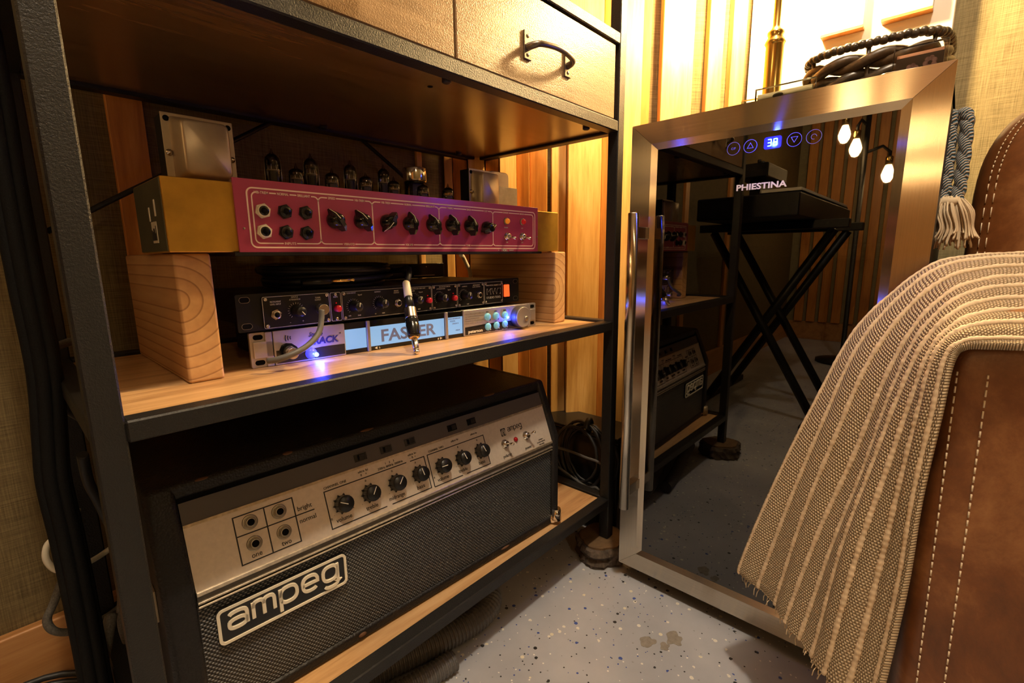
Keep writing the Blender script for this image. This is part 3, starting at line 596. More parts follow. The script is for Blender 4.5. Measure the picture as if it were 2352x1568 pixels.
mb = MB(); ol = MB(); ZB, ZT = Zm(.5385), Zm(.5763)
for a, c in pls: mb.prism(rrect(X(a), X(c), ZB, ZT, .0015), fr((0,0,0)), .001, .003); ol.stroke(rrect(X(a)+.0004, X(c)-.0004, ZB+.0004, ZT-.0004, .0018), .0005, pf, closed=True)
mp = mb.build('module_plate', 'black_plastic', MW); ol.build('plate_outline', 'print_grey', mp)
for x, z in ((.1592, .5733), (.1592, .5416), (.2345, .5735), (.2345, .5416), (.2465, .5735), (.2465, .5416), (.2585, .5735), (.2585, .5416), (.4000, .5735), (.4000, .5416), (.4080, .5735), (.4080, .5416), (.4522, .5735), (.4522, .5416), (.4600, .5735), (.4600, .5416), (.5130, .5735), (.5130, .5416), (.5208, .5735), (.5208, .5416), (.5600, .5735), (.5600, .5416)):
    MB().lathe([(.0022, 0), (.0022, .0012), (.0014, .0016), (.0008, .0010)], (X(x), -.003, Zm(z)), (0,-1,0), 10).build('screw', 'nickel', mp)
lt = MB()
for s, x, z, h, wd in (('INSTRUMENT', .1706, .5698, .0019, .0125), ('LEVEL INPUT', .1706, .5668, .0019, .0125), ('INPUT-Z', .1935, .5738, .0019, .008), ('ATTENUATION', .1935, .5708, .0019, .0135), ('TUNER', .2225, .5710, .0019, .007), ('OUTPUT', .2225, .5682, .0019, .008), ('MUTE', .2465, .5702, .0019, .006), ('CLEAN BOOST', .2690, .5738, .0018, .0135), ('Signal', .2815, .5708, .0018, .006), ('OUTPUT-Z', .3090, .5730, .0018, .0095), ('BOOST', .3400, .5725, .0018, .0075), ('OUTPUT', .3400, .5698, .0018, .009), ('BALANCED LINE OUT', .3790, .5735, .0017, .026), ('GAIN', .3690, .5705, .0017, .006), ('Signal', .3830, .5680, .0017, .007), ('BALANCED LINE IN', .4300, .5735, .0017, .022), ('ATTENUATION', .4220, .5705, .0017, .017), ('Signal', .4390, .5682, .0017, .006), ('OUTPUT-Z', .4720, .5715, .0017, .011), ('INSTRUMENT', .4990, .5725, .0017, .016), ('LEVEL OUTPUT', .4990, .5695, .0017, .018), ('50', .3040, .5425, .0016, None), ('100K', .3170, .5425, .0016, None), ('0dB', .2650, .5435, .0016, None), ('30dB', .2790, .5430, .0016, None), ('30dB', .3790, .5425, .0016, None), ('100K', .4790, .5420, .0016, None), ('-', .186, .5435, .003, None), ('+', .2015, .5435, .003, None), ('CREATION AUDIO LAB', .5403, .5702, .0020, .038), ('MW1', .5403, .5595, .0105, .034), ('STUDIO TOOL', .5403, .5490, .0036, .036)):
    if s == 'MW1':
        lt.text(s, pf, X(x), Zm(z), h, wd); continue
    lt.text(s, pf, X(x), Zm(z), h, wd)
for x, z in ((.1943, .5570), (.2711, .5560), (.3108, .5570), (.3708, .5575), (.4186, .5570), (.4698, .5572)):
    for k in range(17):
        a = math.radians(-50+280*k/16); lt.stroke([(X(x)+.0082*math.cos(a), Zm(z)+.0082*math.sin(a)), (X(x)+.0103*math.cos(a), Zm(z)+.0103*math.sin(a))], .00035, pf)
    kn = MB().lathe([(.0068, 0), (.0068, .006), (.0060, .009), (.0060, .0155), (.0050, .0168)], (X(x), -.003, Zm(z)), (0,-1,0), 22).build('dial_knob', 'black_plastic', mp)
    a = random.choice((-60, -50, 60, 80)); a = math.radians(a)
    MB().stroke([(0, 0), (.0056*math.cos(a), .0056*math.sin(a))], .0008, fr((X(x), -.0198, Zm(z))), 0, .0003).build('pointer_line', 'print_white', kn)
lt.build('printed_lettering', 'print_grey', mp)['kind'] = 'stuff'
MB().text('MW1', pf, X(.5403), Zm(.5595), .0082, .0325, -.012, c=.0008).build('logo_inner', 'black_plastic', mp)
for x, z in ((.1691, .5546), (.2244, .5566), (.3403, .5548), (.5032, .5555)):
    j = MB().prism(hexpts(.0064), fr((X(x), -.003, Zm(z))), 0, .0035).lathe([(.0046, .0035), (.0046, .006), (.0038, .0062)], (X(x), -.003, Zm(z)), (0,-1,0), 18).build('output_jack', 'nickel', mp)
    MB().lathe([(.0031, 0), (.0031, .0003)], (X(x), -.0091, Zm(z)), (0,-1,0), 14).build('jack_hole', 'dark_void', j)
for x, z in ((.2472, .5550), (.3962, .5545), (.4475, .5545)):
    MB().lathe([(.0044, 0), (.0044, .006), (.0038, .0070), (.002, .0073)], (X(x), -.003, Zm(z)), (0,-1,0), 20).build('push_button', 'red_button', mp)
    MB().sphere((X(x)-.0005, -.0036, Zm(z)+.0072), .0011, 8, 6).build('indicator', 'red_lens', mp)
rk = MB().box(X(.5645), X(.5800), -.0028, .002, Zm(.5455), Zm(.5722)).build('rocker_frame', 'black_gloss', fp, .0006)
MB().prism([(X(.5662), Zm(.548)), (X(.5785), Zm(.548)), (X(.5775), Zm(.5695)), (X(.5662), Zm(.5695))], fr((0, -.0028, 0)), 0, .0035).build('rocker_switch', 'rocker_glow', rk, .0008)
# ================================================================ CABLES ON THE MIDDLE SHELF
CC = thing('coiled_instrument_cable', 'coiled black instrument cable with a plug hanging in front of the display', 'cable', (.28, .21, .5805))
o_ = V((.28, .21, .5805)); pts = []
for i in range(9*26+1):
    a = 2*math.pi*i/26; k = i/(9*26); lp_ = i//26
    rr = 1+.07*math.sin(lp_*2.1)+.03*math.sin(a*2+lp_)
    pts.append((.086*rr*math.cos(a)+.004*math.sin(lp_*3), .062*rr*math.sin(a)+.004*math.cos(lp_*5), .0045+.0205*abs(math.sin(lp_*1.3))+.003*math.sin(a+lp_)))
tail = spline([pts[-1], (.094, -.035, .018), (.087, -.075, .022), (.072, -.098, .014), (.064, -.102, .002)], 6)
MB().tube([V(p) for p in pts]+tail[1:], .0042, 7).build('cable', 'rubber_black', CC)
mb = MB(); d_ = V((.062, -.01, .002)); c_ = V((-.032, -.072, .0085))
mb.tube([c_-d_*.6, c_-d_*.05, c_], [.0055, .0055, .0035], 14); mb.build('plug_sleeve', 'black_plastic', CC)
MB().tube([c_, c_+d_*.38, c_+d_*.40, c_+d_*.43, c_+d_*.46, c_+d_*.50], [.003, .003, .0018, .0028, .0032, .0004], 14).build('plug_tip', 'gold_plug', CC)
A_ = V((.344, .108, .5825))-o_; B_ = V((.3165, .0525, .4905))-o_; dr_ = (B_-A_); Ln = dr_.length; dr_.normalize()
def seg(prof, name, mt, n=20): MB().tube_prof([A_+dr_*(Ln*t) for t, r in prof], [r for t, r in prof], dr_, n).build(name, mt, CC)
seg([(-.02, .0045), (.0, .0053), (.20, .0058), (.21, .0050)], 'label_sleeve', 'white_plastic')
seg([(.20, .0048), (.23, .0062), (.37, .0066)], 'plug_collar', 'black_plastic')
P = []
for i in range(12): P.append((.37+.012*i, .0086 if i % 2 else .0079))
seg([(.365, .007)]+P+[(.515, .008)], 'knurled_ring', 'nickel', 24)
seg([(.51, .0082), (.54, .0090), (.55, .0084), (.57, .0091), (.58, .0085), (.60, .0092), (.74, .0088), (.765, .0078)], 'plug_body', 'black_gloss', 24)
seg([(.76, .0058), (.775, .0062), (.785, .0048)], 'plug_washer', 'gold_plug')
seg([(.78, .0043), (.925, .0043), (.928, .0040)], 'plug_shaft', 'nickel'); seg([(.928, .0036), (.936, .0036)], 'plug_insulator', 'black_plastic'); seg([(.936, .0042), (.945, .0042), (.955, .0030), (.965, .0044), (.975, .0044), (1.0, .0004)], 'plug_tip', 'nickel')
PC = thing('patch_cable', 'short grey patch cable joining the preamp to the tuner', 'cable', (.2244, .12, .5566))
q = V((.2244, .12, .5566)); S = lambda *p: [V(a)-q for a in p]
MB().tube(spline(S((.2160, .106, .5560), (.2135, .1035, .5440), (.2060, .098, .5290), (.1900, .092, .5175), (.1720, .090, .5105), (.1560, .096, .5052), (.1480, .106, .5030)), 6), .0036, 8).build('cable', 'rubber_grey', PC)
for c, r in (((.2205, .1175, .5562), .0068), ((.1800, .1225, .5062), .0070)):
    c = V(c)-q; pl = MB().lathe([(r*.95, 0), (r, .001), (r, .0115), (r*.94, .0125)], c, (-.12, -1, .0), 24).build('angle_plug', 'nickel', PC, .0003)
    MB().lathe([(.0032, 0), (.0032, .008)], c-V((0,0,0)), (.12, 1, 0), 12).build('plug_shaft', 'nickel', pl)
bx = thing('equipment_box', 'black metal box lying behind the coiled cable on the preamp', 'box', (.495, .31, .5785))
MB().box(-.075, .075, -.012, .035, .0, .0275).build('case', 'black_gloss', bx, .001)
for x in (-.05, -.012, .03): MB().lathe([(.0016, 0), (.001, .001)], (x, -.012, .021), (0,-1,0), 8).build('screw', 'nickel', bx)
MB().box(.0, .05, -.0126, -.012, .004, .0055).build('edge_strip', 'nickel', bx)
tag(MB().tube(spline([(.618, .30, .6215), (.6352, .312, .6170), (.6469, .316, .6035), (.6590, .318, .5840), (.6620, .322, .550), (.664, .345, .52), (.665, .39, .50), (.700, .392, .44), (.752, .388, .41), (.774, .335, .3850), (.790, .322, .360), (.806, .315, .338), (.812, .30, .25), (.806, .29, .14), (.80, .28, .006)], 6), .0045, 8).build('mains_cord', 'white_plastic'), 'white mains cord dropping behind the shelf past the corner boards', 'cord')
tag(MB().tube(spline([(.765, .375, .50), (.772, .36, .42), (.785, .335, .37), (.812, .335, .335), (.845, .33, .25), (.85, .325, .12), (.845, .32, .006)], 6), .004, 8).build('power_cord', 'rubber_black'), 'black cord hanging beside the white cord behind the shelf', 'cord')
# ================================================================ BASS AMPLIFIER HEAD
AH = thing('amplifier_head', 'black bass amplifier head with cream control panel and grille on the lower shelf', 'amplifier', (.0086, .0556, .1265), -.041)
side = [(0, 0), (0, .1715), (.0396, .2680), (.30, .2680), (.30, 0)]
yz = lambda x: (V((x, 0, 0)), V((0,1,0)), V((0,0,1)), V((1,0,0)))
cab = MB().prism(side, yz(0), .003, .031).build('side_panel', 'tolex', AH, .006, 3)
MB().prism(side, yz(0), .580, .598).build('side_panel', 'tolex', AH, .006, 3)
MB().box(.020, .590, .0385, .298, .250, .2675).build('top_panel', 'tolex', AH, .005, 3)
MB().box(.020, .590, .003, .298, .001, .0155).build('bottom_panel', 'tolex', AH, .004, 3)
MB().box(.025, .585, .285, .296, .012, .255).build('back_panel', 'tolex', AH)
MB().box(.0305, .5805, .006, .014, .012, .152).build('grille', 'grille_cloth', AH)
pf_ = fr((0, 0, 0)); sl = V((0, .0236, .0622)).normalized(); sn = V((0, -sl.z, sl.y))
AF = (V((0, .003, .1636)), V((1,0,0)), sl, sn)
def abox(a0, a1, b0, b1, c0, c1, name, mt, par=AH, **k): return MB().prism([(a0, b0), (a1, b0), (a1, b1), (a0, b1)], AF, c0, c1).build(name, mt, par, **k)
sp = abox(.0312, .5800, 0, .0650, -.003, 0, 'control_panel', 'silver_panel')
abox(.0312, .5800, .0650, .0680, -.003, .0012, 'panel_edge', 'silver_trim', sp)
gs = abox(.0312, .5800, .0680, .0905, -.003, 0, 'switch_strip', 'charcoal_strip')
abox(.0312, .5800, .0905, .097, -.014, -.003, 'shadow_gap', 'dark_void')
for z0, z1, y0, mt in ((.1600, .1645, .0010, 'silver_trim'), (.1532, .1600, .0035, 'charcoal_strip'), (.1516, .1540, .0005, 'silver_trim'), (.1490, .1516, .0030, 'black_plastic'), (.1468, .1490, .0010, 'silver_trim')):
    MB().box(.0312, .5800, y0, .012, z0, z1).build('trim_strip', mt, AH, .0004, 1)
for a, b in ((.2281, .0790), (.2654, .0785), (.3030, .0785), (.3780, .0785), (.4160, .0785)):
    s_ = abox(a-.0085, a+.0085, b-.0050, b+.0045, 0, .0006, 'slide_switch', 'black_gloss', gs)
    abox(a-.003, a+.0055, b-.0036, b+.0034, .0004, .004, 'slider', 'black_plastic', s_, bevel=.0004)
ln = MB(); LW = .0013
l1 = MB(); l2 = MB(); l3 = MB()
l1.stroke([(.0748, .0588), (.1368, .0588), (.1368, .0082), (.0748, .0082)], LW, AF, closed=True); l1.stroke([(.106, .0588), (.106, .0082)], LW, AF); l1.stroke([(.0748, .0380), (.1585, .0372)], LW, AF)
l2.stroke([(.2480, .0066), (.1735, .0066), (.1735, .0520), (.2900, .0520)], LW, AF); l2.stroke([(.2560, .0066), (.3190, .0066), (.3190, .0518), (.2960, .0518)], LW, AF)
l3.stroke([(.3246, .0056), (.3246, .0518), (.4320, .0518), (.4320, .0056), (.3840, .0056)], LW, AF); l3.stroke([(.3246, .0056), (.3760, .0056)], LW, AF)
for l_ in (l1, l2, l3): l_.build('printed_frame', 'print_black', sp)
for s, a, b, h, wd in (('bright', .1484, .0440, .0052, .0165), ('normal', .1493, .0300, .0052, .0190), ('one', .0904, .0140, .0052, .0105), ('two', .1214, .0137, .0052, .0105), ('CHANNEL ONE', .1885, .0562, .0029, .0290), ('volume', .1903, .0140, .0052, .0200), ('treble', .2281, .0140, .0052, .0165), ('midrange', .2650, .0140, .0052, .0235), ('bass', .3030, .0140, .0052, .0125),
        ('ultra hi', .2269, .0610, .0028, .0135), ('0    +', .2269, .0565, .0028, None), ('220Hz 800Hz 3000Hz', .2662, .0560, .0028, .038), ('1    2    3', .2660, .0605, .0026, None), ('ultra lo', .3015, .0608, .0028, .0135), ('-  0  +', .3015, .0562, .0028, None), ('CHANNEL TWO', .3415, .0558, .0029, .027), ('volume', .3415, .0130, .0052, .020), ('treble', .3785, .0130, .0052, .0165), ('bass', .4165, .0130, .0052, .0125), ('ultra hi', .3765, .0590, .0028, .0135), ('ultra lo', .4145, .0590, .0028, .0135),
        ('polarity', .4708, .0072, .0048, .0185), ('power', .5206, .0062, .0048, .0155), ('CAUTION !', .5535, .0105, .0020, .011), ('DO NOT REMOVE', .5535, .0065, .0020, .020), ('THIS PANEL', .5535, .0025, .0020, .014), ('svt', .5145, .0400, .0026, None)):
    ln.text(s, AF, a, b, h, wd)
def apt(a, b, c=0): return AF[0]+a*AF[1]+b*AF[2]+c*AF[3]
KN = ((.1919, 1), (.2289, 1), (.2676, 1), (.3048, 1), (.3438, 0), (.3807, 0), (.4188, 0))
for a, c1_ in KN:
    ln.text('0', AF, a-(.0165 if a in (.1919, .3438) else .0015), (.0180 if a in (.1919, .3438) else .0478), .0026); ln.text('-', AF, a-.0125, .0215, .0026); ln.text('+', AF, a+.0125, .0215, .0026)
ln.build('printed_lettering', 'print_black', sp)['kind'] = 'stuff'
for (a, c1_), ang in zip(KN, (150, 55, 50, 100, 178, 108, 108)):
    b = .0312 if c1_ else .0302; t_ = apt(a, b)
    sk = [((.0125 if i % 4 == 0 else .0102)*math.cos(2*math.pi*i/40), (.0125 if i % 4 == 0 else .0102)*math.sin(2*math.pi*i/40)) for i in range(40)]
    mb = MB().prism(sk, (t_, AF[1], AF[2], AF[3]), .0005, .003)
    fl = [((.0103 if i % 2 else .0099)*math.cos(2*math.pi*i/60), (.0103 if i % 2 else .0099)*math.sin(2*math.pi*i/60)) for i in range(60)]
    mb.prism(fl, (t_, AF[1], AF[2], AF[3]), .003, .0125); mb.lathe([(.0100, .0125), (.0094, .0136), (.0093, .0139)], t_, sn, 40)
    kn = mb.build('control_knob', 'black_plastic', sp); r = math.radians(ang)
    MB().stroke([(-.002*math.cos(r), -.002*math.sin(r)), (.0082*math.cos(r), .0082*math.sin(r))], .0009, (t_, AF[1], AF[2], AF[3]), .0139, .0142).build('pointer_line', 'print_white', kn)
for a, b in ((.0901, .0490), (.1205, .0490), (.0901, .0257), (.1211, .0253)):
    t_ = apt(a, b); mb = MB().lathe([(.0080, 0), (.0080, .0010), (.0070, .0014)], t_, sn, 24).prism(hexpts(.0068), (t_, AF[1], AF[2], AF[3]), .001, .0032); mb.lathe([(.0052, .003), (.0052, .0052), (.0042, .0054)], t_, sn, 20)
    j = mb.build('input_jack', 'dull_steel', sp); MB().lathe([(.0037, 0), (.0037, .0003)], t_+sn*.0053, sn, 16).build('jack_hole', 'dark_void', j)
for a, tip in ((.4709, (.003, -.001, -.0025)), (.5216, (.0035, -.001, .004))):
    t_ = apt(a, .0262); mb = MB().prism(hexpts(.0066), (t_, AF[1], AF[2], AF[3]), 0, .0022).lathe([(.0074, 0), (.0074, .0008), (.0052, .0024), (.0050, .0065), (.0034, .0068)], t_, sn, 18)
    tg = mb.build('toggle_switch', 'nickel', sp); v_ = V(tip)
    MB().tube([t_+sn*.005, t_+sn*.011+v_*.5, t_+sn*.018+v_, t_+sn*.019+v_*1.05], [.0012, .0018, .0026, .0008], 12).build('toggle_lever', 'chrome', tg)
MB().lathe([(.0042, 0), (.0042, .0012), (.0032, .0030), (.0012, .0038)], apt(.4965, .0264), sn, 18).build('pilot_lamp', 'red_jewel', sp)
# maker's lettering drawn with strokes
def ell(cx, cy, rx, ry, a0, a1, n=16, e=2.6):
    out = []
    for i in range(n+1):
        t = math.radians(a0+(a1-a0)*i/n); c, s = math.cos(t), math.sin(t)
        out.append((cx+rx*math.copysign(abs(c)**(2/e), c), cy+ry*math.copysign(abs(s)**(2/e), s)))
    return out
def ampeg(mb, frm, x, y, sx, sy, wd, c0, c1):
    L = []
    L.append((0, [ell(.62, .70, .58, .30, 150, 0, 10)+[(1.2, 0)], ell(.60, .28, .56, .28, 0, 360, 20)[:-1]+[(1.16, .30)]], 1.2))
    L.append((1.62, [[(0, 0), (0, 1)], [(0, .66)]+ell(.36, .70, .36, .30, 180, 0, 9)+[(.72, 0)], [(.72, .66)]+ell(1.08, .70, .36, .30, 180, 0, 9)+[(1.44, 0)]], 1.44))
    L.append((3.50, [[(0, -.45), (0, 1)], ell(.60, .5, .60, .5, 0, 360, 24)], 1.2))
    L.append((5.12, [[(0.02, .48), (1.16, .48)]+ell(.60, .5, .58, .5, 0, 315, 20)[1:]], 1.18))
    L.append((6.74, [ell(.58, .5, .58, .5, 0, 360, 24), [(1.18, 1), (1.18, -.15)]+ell(.62, -.15, .56, .33, 0, -150, 9)], 1.2))
    for off, strokes, _ in L:
        for st in strokes: mb.stroke([(x+(off+a)*sx, y+b*sy) for a, b in st], wd, frm, c0, c1)
mb = MB(); ampeg(mb, AF, .4850, .0432, .0041, .0062, .0011, 0, .0003)
mb.prism(rrect(.4690, .4795, .0385, .0510, .0012), AF, 0, .0003); mb.build('printed_logo', 'print_black', sp)
mb = MB()
for r in (.0046, .0032, .0017): mb.stroke(ell(.4745, .0442, r, r*1.1, -60, 270, 18, 2), .0007, AF, .0003, .0005)
mb.stroke([(.4778, .0442), (.4786, .0395)], .0008, AF, .0003, .0005); mb.build('logo_swirl', 'silver_panel', sp)
gf = fr((0, .006, 0))
bd = MB().prism(rrect(.0445, .1855, .0940, .1350, .004), gf, 0, .004).build('name_badge', 'black_gloss', AH, .0006, 1)
mb = MB().stroke(rrect(.0462, .1838, .0955, .1335, .005), .0030, gf, .004, .0052, closed=True); mb.build('badge_border', 'print_white', bd)
mb = MB(); ampeg(mb, gf, .0545, .1085, .01500, .0185, .0036, .004, .0060); mb.build('badge_lettering', 'print_white', bd)
for x, s in ((.589, 1), (.017, -1)):
    MB().sphere((x, .007, .010), (.0125, .0125, .0125), 16, 10).tube([(x, -.0005, .008), (x, -.0005, .030)], [.010, .0085], 12).build('corner_cap', 'chrome' if s > 0 else 'aged_steel', AH)
hg = MB().box(-.0005, .003, .035, .052, .13, .165).build('side_hinge', 'aged_steel', AH, .0008); MB().lathe([(.003, 0), (.002, .002)], (0, .0435, .158), (-1,0,0), 10).build('hinge_rivet', 'nickel', hg)
for x, y, z, rx, rz in ((.055, .0405, .2655, .007, .0014), (.012, .0405, .262, .006, .002), (.143, .041, .2665, .006, .0018), (.245, .041, .2672, .010, .0015), (.465, .041, .2672, .012, .0015), (.03, .0035, .008, .010, .003), (.46, .0035, .010, .010, .002), (.20, .0035, .009, .006, .003)): MB().sphere((x, y, z), (rx, .003, rz), 10, 6).build('worn_patch', 'worn_wood', AH)
# ================================================================ BESIDE THE SHELF
cb = thing('equipment_case', 'low black case on the floor between the shelf and the corner boards', 'case', (.850, .165, 0))
MB().box(-.052, .055, -.145, .10, .001, .222).build('case_body', 'black_plastic', cb, .004); MB().box(-.0505, .0535, -.1435, .0985, .222, .232).build('case_lid', 'black_plastic', cb, .003)
kk = thing('coiled_cable', 'coiled black cable with a strap hung against the low black case', 'cable', (.775, .09, .185))
mb = MB()
for i in range(6):
    r1, r2 = .060+random.uniform(-.006, .006), .072+random.uniform(-.008, .008); ph = random.uniform(-.12, .12)
    mb.tube([(random.uniform(-.002, .002)+.005*(i-2.5)*.5, ph*.05+r1*math.cos(a)-.006*i+.012, r2*math.sin(a)) for a in [2*math.pi*j/28 for j in range(28)]], .0034, 7, closed=True)
mb.build('cable', 'rubber_black', kk)
MB().tube(spline([(-.0095, -.01, .066), (0, -.01, .082), (.012, -.008, .076), (.010, -.004, .055), (-.002, -.004, .052)], 4), .007, 6).build('cable_strap', 'rubber_black', kk)
tag(MB().tube(spline([(.764, .20, .185), (.7635, .14, .190), (.7625, .08, .188), (.762, .03, .178), (.763, .028, .10), (.765, .04, .004)], 6), .003, 7).build('thin_lead', 'rubber_grey'), 'thin dark lead crossing the coiled cable beside the shelf post', 'cable')
tag(MB().tube(spline([(.7612, .20, .160), (.7605, .12, .135), (.7600, .07, .122), (.7605, .045, .128), (.761, .03, .10), (.764, .026, .004)], 6), .003, 7).build('thin_lead', 'rubber_grey'), 'sagging thin lead below the coiled cable beside the shelf post', 'cable')
# corrugated conduit
def hose(pts, r, label):
    C_ = spline(pts, 60); d = [0]
    for i in range(1, len(C_)): d.append(d[-1]+(C_[i]-C_[i-1]).length)
    tot = d[-1]; n = int(tot/.0016); P = []; R_ = []; j = 0
    for i in range(n+1):
        q_ = tot*i/n
        while j < len(d)-2 and d[j+1] < q_: j += 1
        f = (q_-d[j])/max(d[j+1]-d[j], 1e-6); P.append(C_[j].lerp(C_[j+1], f)); R_.append(r*(1 if (i % 4) < 2 else .88))
    return tag(MB().tube(P, R_, 16, sm=False).build('conduit_hose', 'conduit_grey'), label, 'hose', 'corrugated hoses under the shelf')
hose([(.03, .150, .021), (.15, .118, .021), (.26, .092, .021), (.36, .066, .021), (.43, .058, .022), (.468, .078, .024), (.462, .118, .024), (.42, .150, .022), (.33, .170, .021), (.18, .190, .021)], .0195, 'grey corrugated hose bent back on itself under the lower shelf')
hose([(.02, .096, .0165), (.14, .070, .0165), (.24, .046, .0165), (.30, .034, .0165), (.34, .029, .0160)], .0155, 'shorter grey corrugated hose lying in front of the bent one')
# ================================================================ LEFT SIDE CABLES
BD = thing('cable_bundle', "thick bundle of cables in black braided sleeve hanging left of the shelf's post", 'cable', (-.034, .22, 0))
cen = spline([(.005, 0, 1.5), (.004, 0, .95), (.004, 0, .78), (.0026, 0, .70), (.0025, 0, .60), (.0033, 0, .507), (-.002, 0, .4365), (-.0055, 0, .388), (-.0038, 0, .323), (-.003, 0, .2526), (-.003, 0, .1934), (-.003, .0, .12), (.002, .01, .05), (.02, .06, .012)], 6)
for i in range(7):
    a = 2*math.pi*i/6; rr = .0085 if i < 6 else 0
    MB().tube([c+V((rr*math.cos(a+.5*c.z), rr*math.sin(a+.5*c.z), 0)) for c in cen], .0062, 8).build('sleeved_cable', 'braid_black', BD)
def cab_(pts, r, mt, label, name='cable'): return tag(MB().tube(spline(pts, 7), r, 8).build(name, mt), label, 'cable')
cab_([(-.020, .33, .29), (-.036, .31, .255), (-.0572, .30, .2103), (-.0665, .30, .1891), (-.0606, .30, .170), (-.0401, .305, .1565), (-.010, .32, .150), (.02, .345, .15)], .0045, 'braid_grey', 'grey braided cable looping out behind the black bundle above the baseboard', 'braided_cable')
cab_([(-.020, .34, .300), (-.0367, .305, .2911), (-.0530, .30, .2850), (-.0565, .30, .2640), (-.0450, .30, .2450), (-.015, .315, .238), (.02, .345, .238)], .0036, 'white_plastic', 'pale cable arching behind the black bundle over the grey braided loop', 'pale_cable')
cab_([(-.012, .26, .185), (-.022, .24, .165), (-.030, .24, .13), (-.030, .24, .08), (-.024, .25, .03), (-.02, .27, .008), (.02, .30, .007)], .0070, 'braid_grey', 'grey braided cable curving down in front of the baseboard beside the bundle', 'braided_cable')
cab_([(.012, .30, .26), (.005, .28, .21), (-.003, .27, .16), (.004, .28, .10), (.02, .29, .008)], .0045, 'braid_grey', 'thin grey braided cable running down between the bundle and the post', 'braided_cable')
cab_([(-.02, .24, .46), (-.008, .27, .44), (.004, .30, .42), (.02, .335, .41)], .005, 'rubber_black', 'black cable branching from the bundle to the rear of the shelf', 'black_cable')
cab_([(-.012, .25, .40), (-.010, .27, .36), (-.004, .28, .33), (.004, .29, .29), (.015, .31, .25), (.03, .335, .23)], .0055, 'rubber_black', 'black cable snaking between bundle and post behind the amplifier head', 'black_cable')
cab_([(.03, .34, .522), (.00, .335, .520), (-.02, .30, .515), (-.028, .25, .50)], .005, 'braid_grey', 'grey braided cable crossing the middle shelf behind the lumber block', 'braided_cable')
FC = thing('floor_cable_coil', 'loose coil of black cables on the floor beneath the baseboard', 'cable', (-.105, .33, 0))
mb = MB()
for i in range(6):
    r1 = .055+.006*i; mb.tube([(r1*math.cos(a)+.004*math.sin(i*2), r1*.62*math.sin(a), .005+.007*i+.006*math.sin(a*2+i)+.02*max(0, math.sin(a))) for a in [2*math.pi*j/30 for j in range(30)]], .0042, 7, closed=True)
mb.build('cable', 'rubber_black', FC)
MB().tube(spline([(.03, -.005, .012), (.012, -.02, .03), (-.005, -.022, .022), (-.02, -.03, .012)], 5), .007, 8).build('plug', 'black_plastic', FC)
# ================================================================ FRIDGE
FX, Y0, Y1, ZB_, ZT_ = .70, -.4417, -.0448, .0285, .8275
FR = thing('beverage_fridge', 'stainless steel beverage fridge with dark glass door and bar handle', 'fridge', (.93, -.243, 0))
fo = V((-.93, .243, 0))
def fb(mb, *a, **k): mb.v = [(x+fo.x, y+fo.y, z+fo.z) for x, y, z in mb.v]; return mb.build(*a, **k)
BX0, BX1 = .716, 1.14
for nm, bxs in (('side_wall', (BX0, BX1, Y0+.002, Y0+.022, .03, .820)), ('side_wall', (BX0, BX1, Y1-.022, Y1-.002, .03, .820)), ('top_wall', (BX0, BX1, Y0+.002, Y1-.002, .800, .822)), ('bottom_wall', (BX0, BX1, Y0+.002, Y1-.002, .03, .055)), ('back_wall', (BX1-.02, BX1, Y0+.022, Y1-.022, .055, .80))):
    fb(MB().box(*bxs), nm, 'black_paint', FR, bevel=.001)
fb(MB().box(.735, 1.13, Y0+.02, Y1-.02, .004, .03), 'plinth', 'black_plastic', FR)
for x in (.75, 1.10):
    for y in (Y0+.03, Y1-.03): fb(MB().lathe([(.012, 0), (.012, .006)], (x, y, 0), (0,0,1), 12), 'foot', 'black_plastic', FR)
IY0, IY1, IZ0, IZ1 = -.397, -.0900, .0705, .7850
ff = (V((FX, 0, 0)), V((0,1,0)), V((0,0,1)), V((-1,0,0)))
dr = fb(MB().box(FX+.003, FX+.0145, Y0+.0015, Y1-.0015, ZB_+.0015, IZ0-.002).box(FX+.003, FX+.0145, Y0+.0015, Y1-.0015, IZ1+.002, ZT_-.0015).box(FX+.003, FX+.0145, Y0+.0015, IY0-.002, IZ0-.002, IZ1+.002).box(FX+.003, FX+.0145, IY1+.002, Y1-.0015, IZ0-.002, IZ1+.002), 'door', 'black_plastic', FR)
bw = .010
def rail(poly, bev, mt):
    g = .0002
    cx = sum(p[0] for p in poly)/4; cz = sum(p[1] for p in poly)/4
    P = [(a+(cx-a)*.0008, b+(cz-b)*.0008) for a, b in poly]
    n4 = [(V((FX, a, b))) for a, b in P]
    mb = MB().prism(P, ff, -.003, 0)
    vs = [V((FX, *p)) for p in bev[:2]]+[V((FX+.0035, *p)) for p in bev[2:]]
    mb.add(vs, [(0, 1, 2, 3)])
    return fb(mb, 'frame_rail', mt, dr)
o4 = [(Y1, ZT_), (Y0, ZT_), (Y0, ZB_), (Y1, ZB_)]
m4 = [(IY1+bw, IZ1+bw), (IY0-bw, IZ1+bw), (IY0-bw, IZ0-bw), (IY1+bw, IZ0-bw)]
i4 = [(IY1, IZ1), (IY0, IZ1), (IY0, IZ0), (IY1, IZ0)]
for k in range(4):
    l = (k+1) % 4
    rail([o4[k], o4[l], m4[l], m4[k]], [m4[k], m4[l], i4[l], i4[k]], 'brushed_steel_h' if k in (0, 2) else 'brushed_steel_v')
gl = fb(MB().box(FX+.0036, FX+.0075, IY0-.001, IY1+.001, IZ0-.001, IZ1+.001), 'glass_pane', 'dark_glass', dr)
hd = fb(MB().lathe([(.0087, 0), (.0087, .512), (.0078, .5135)], (.657, -.0755, .1715), (0,0,1), 24), 'handle', 'brushed_steel_v', dr)
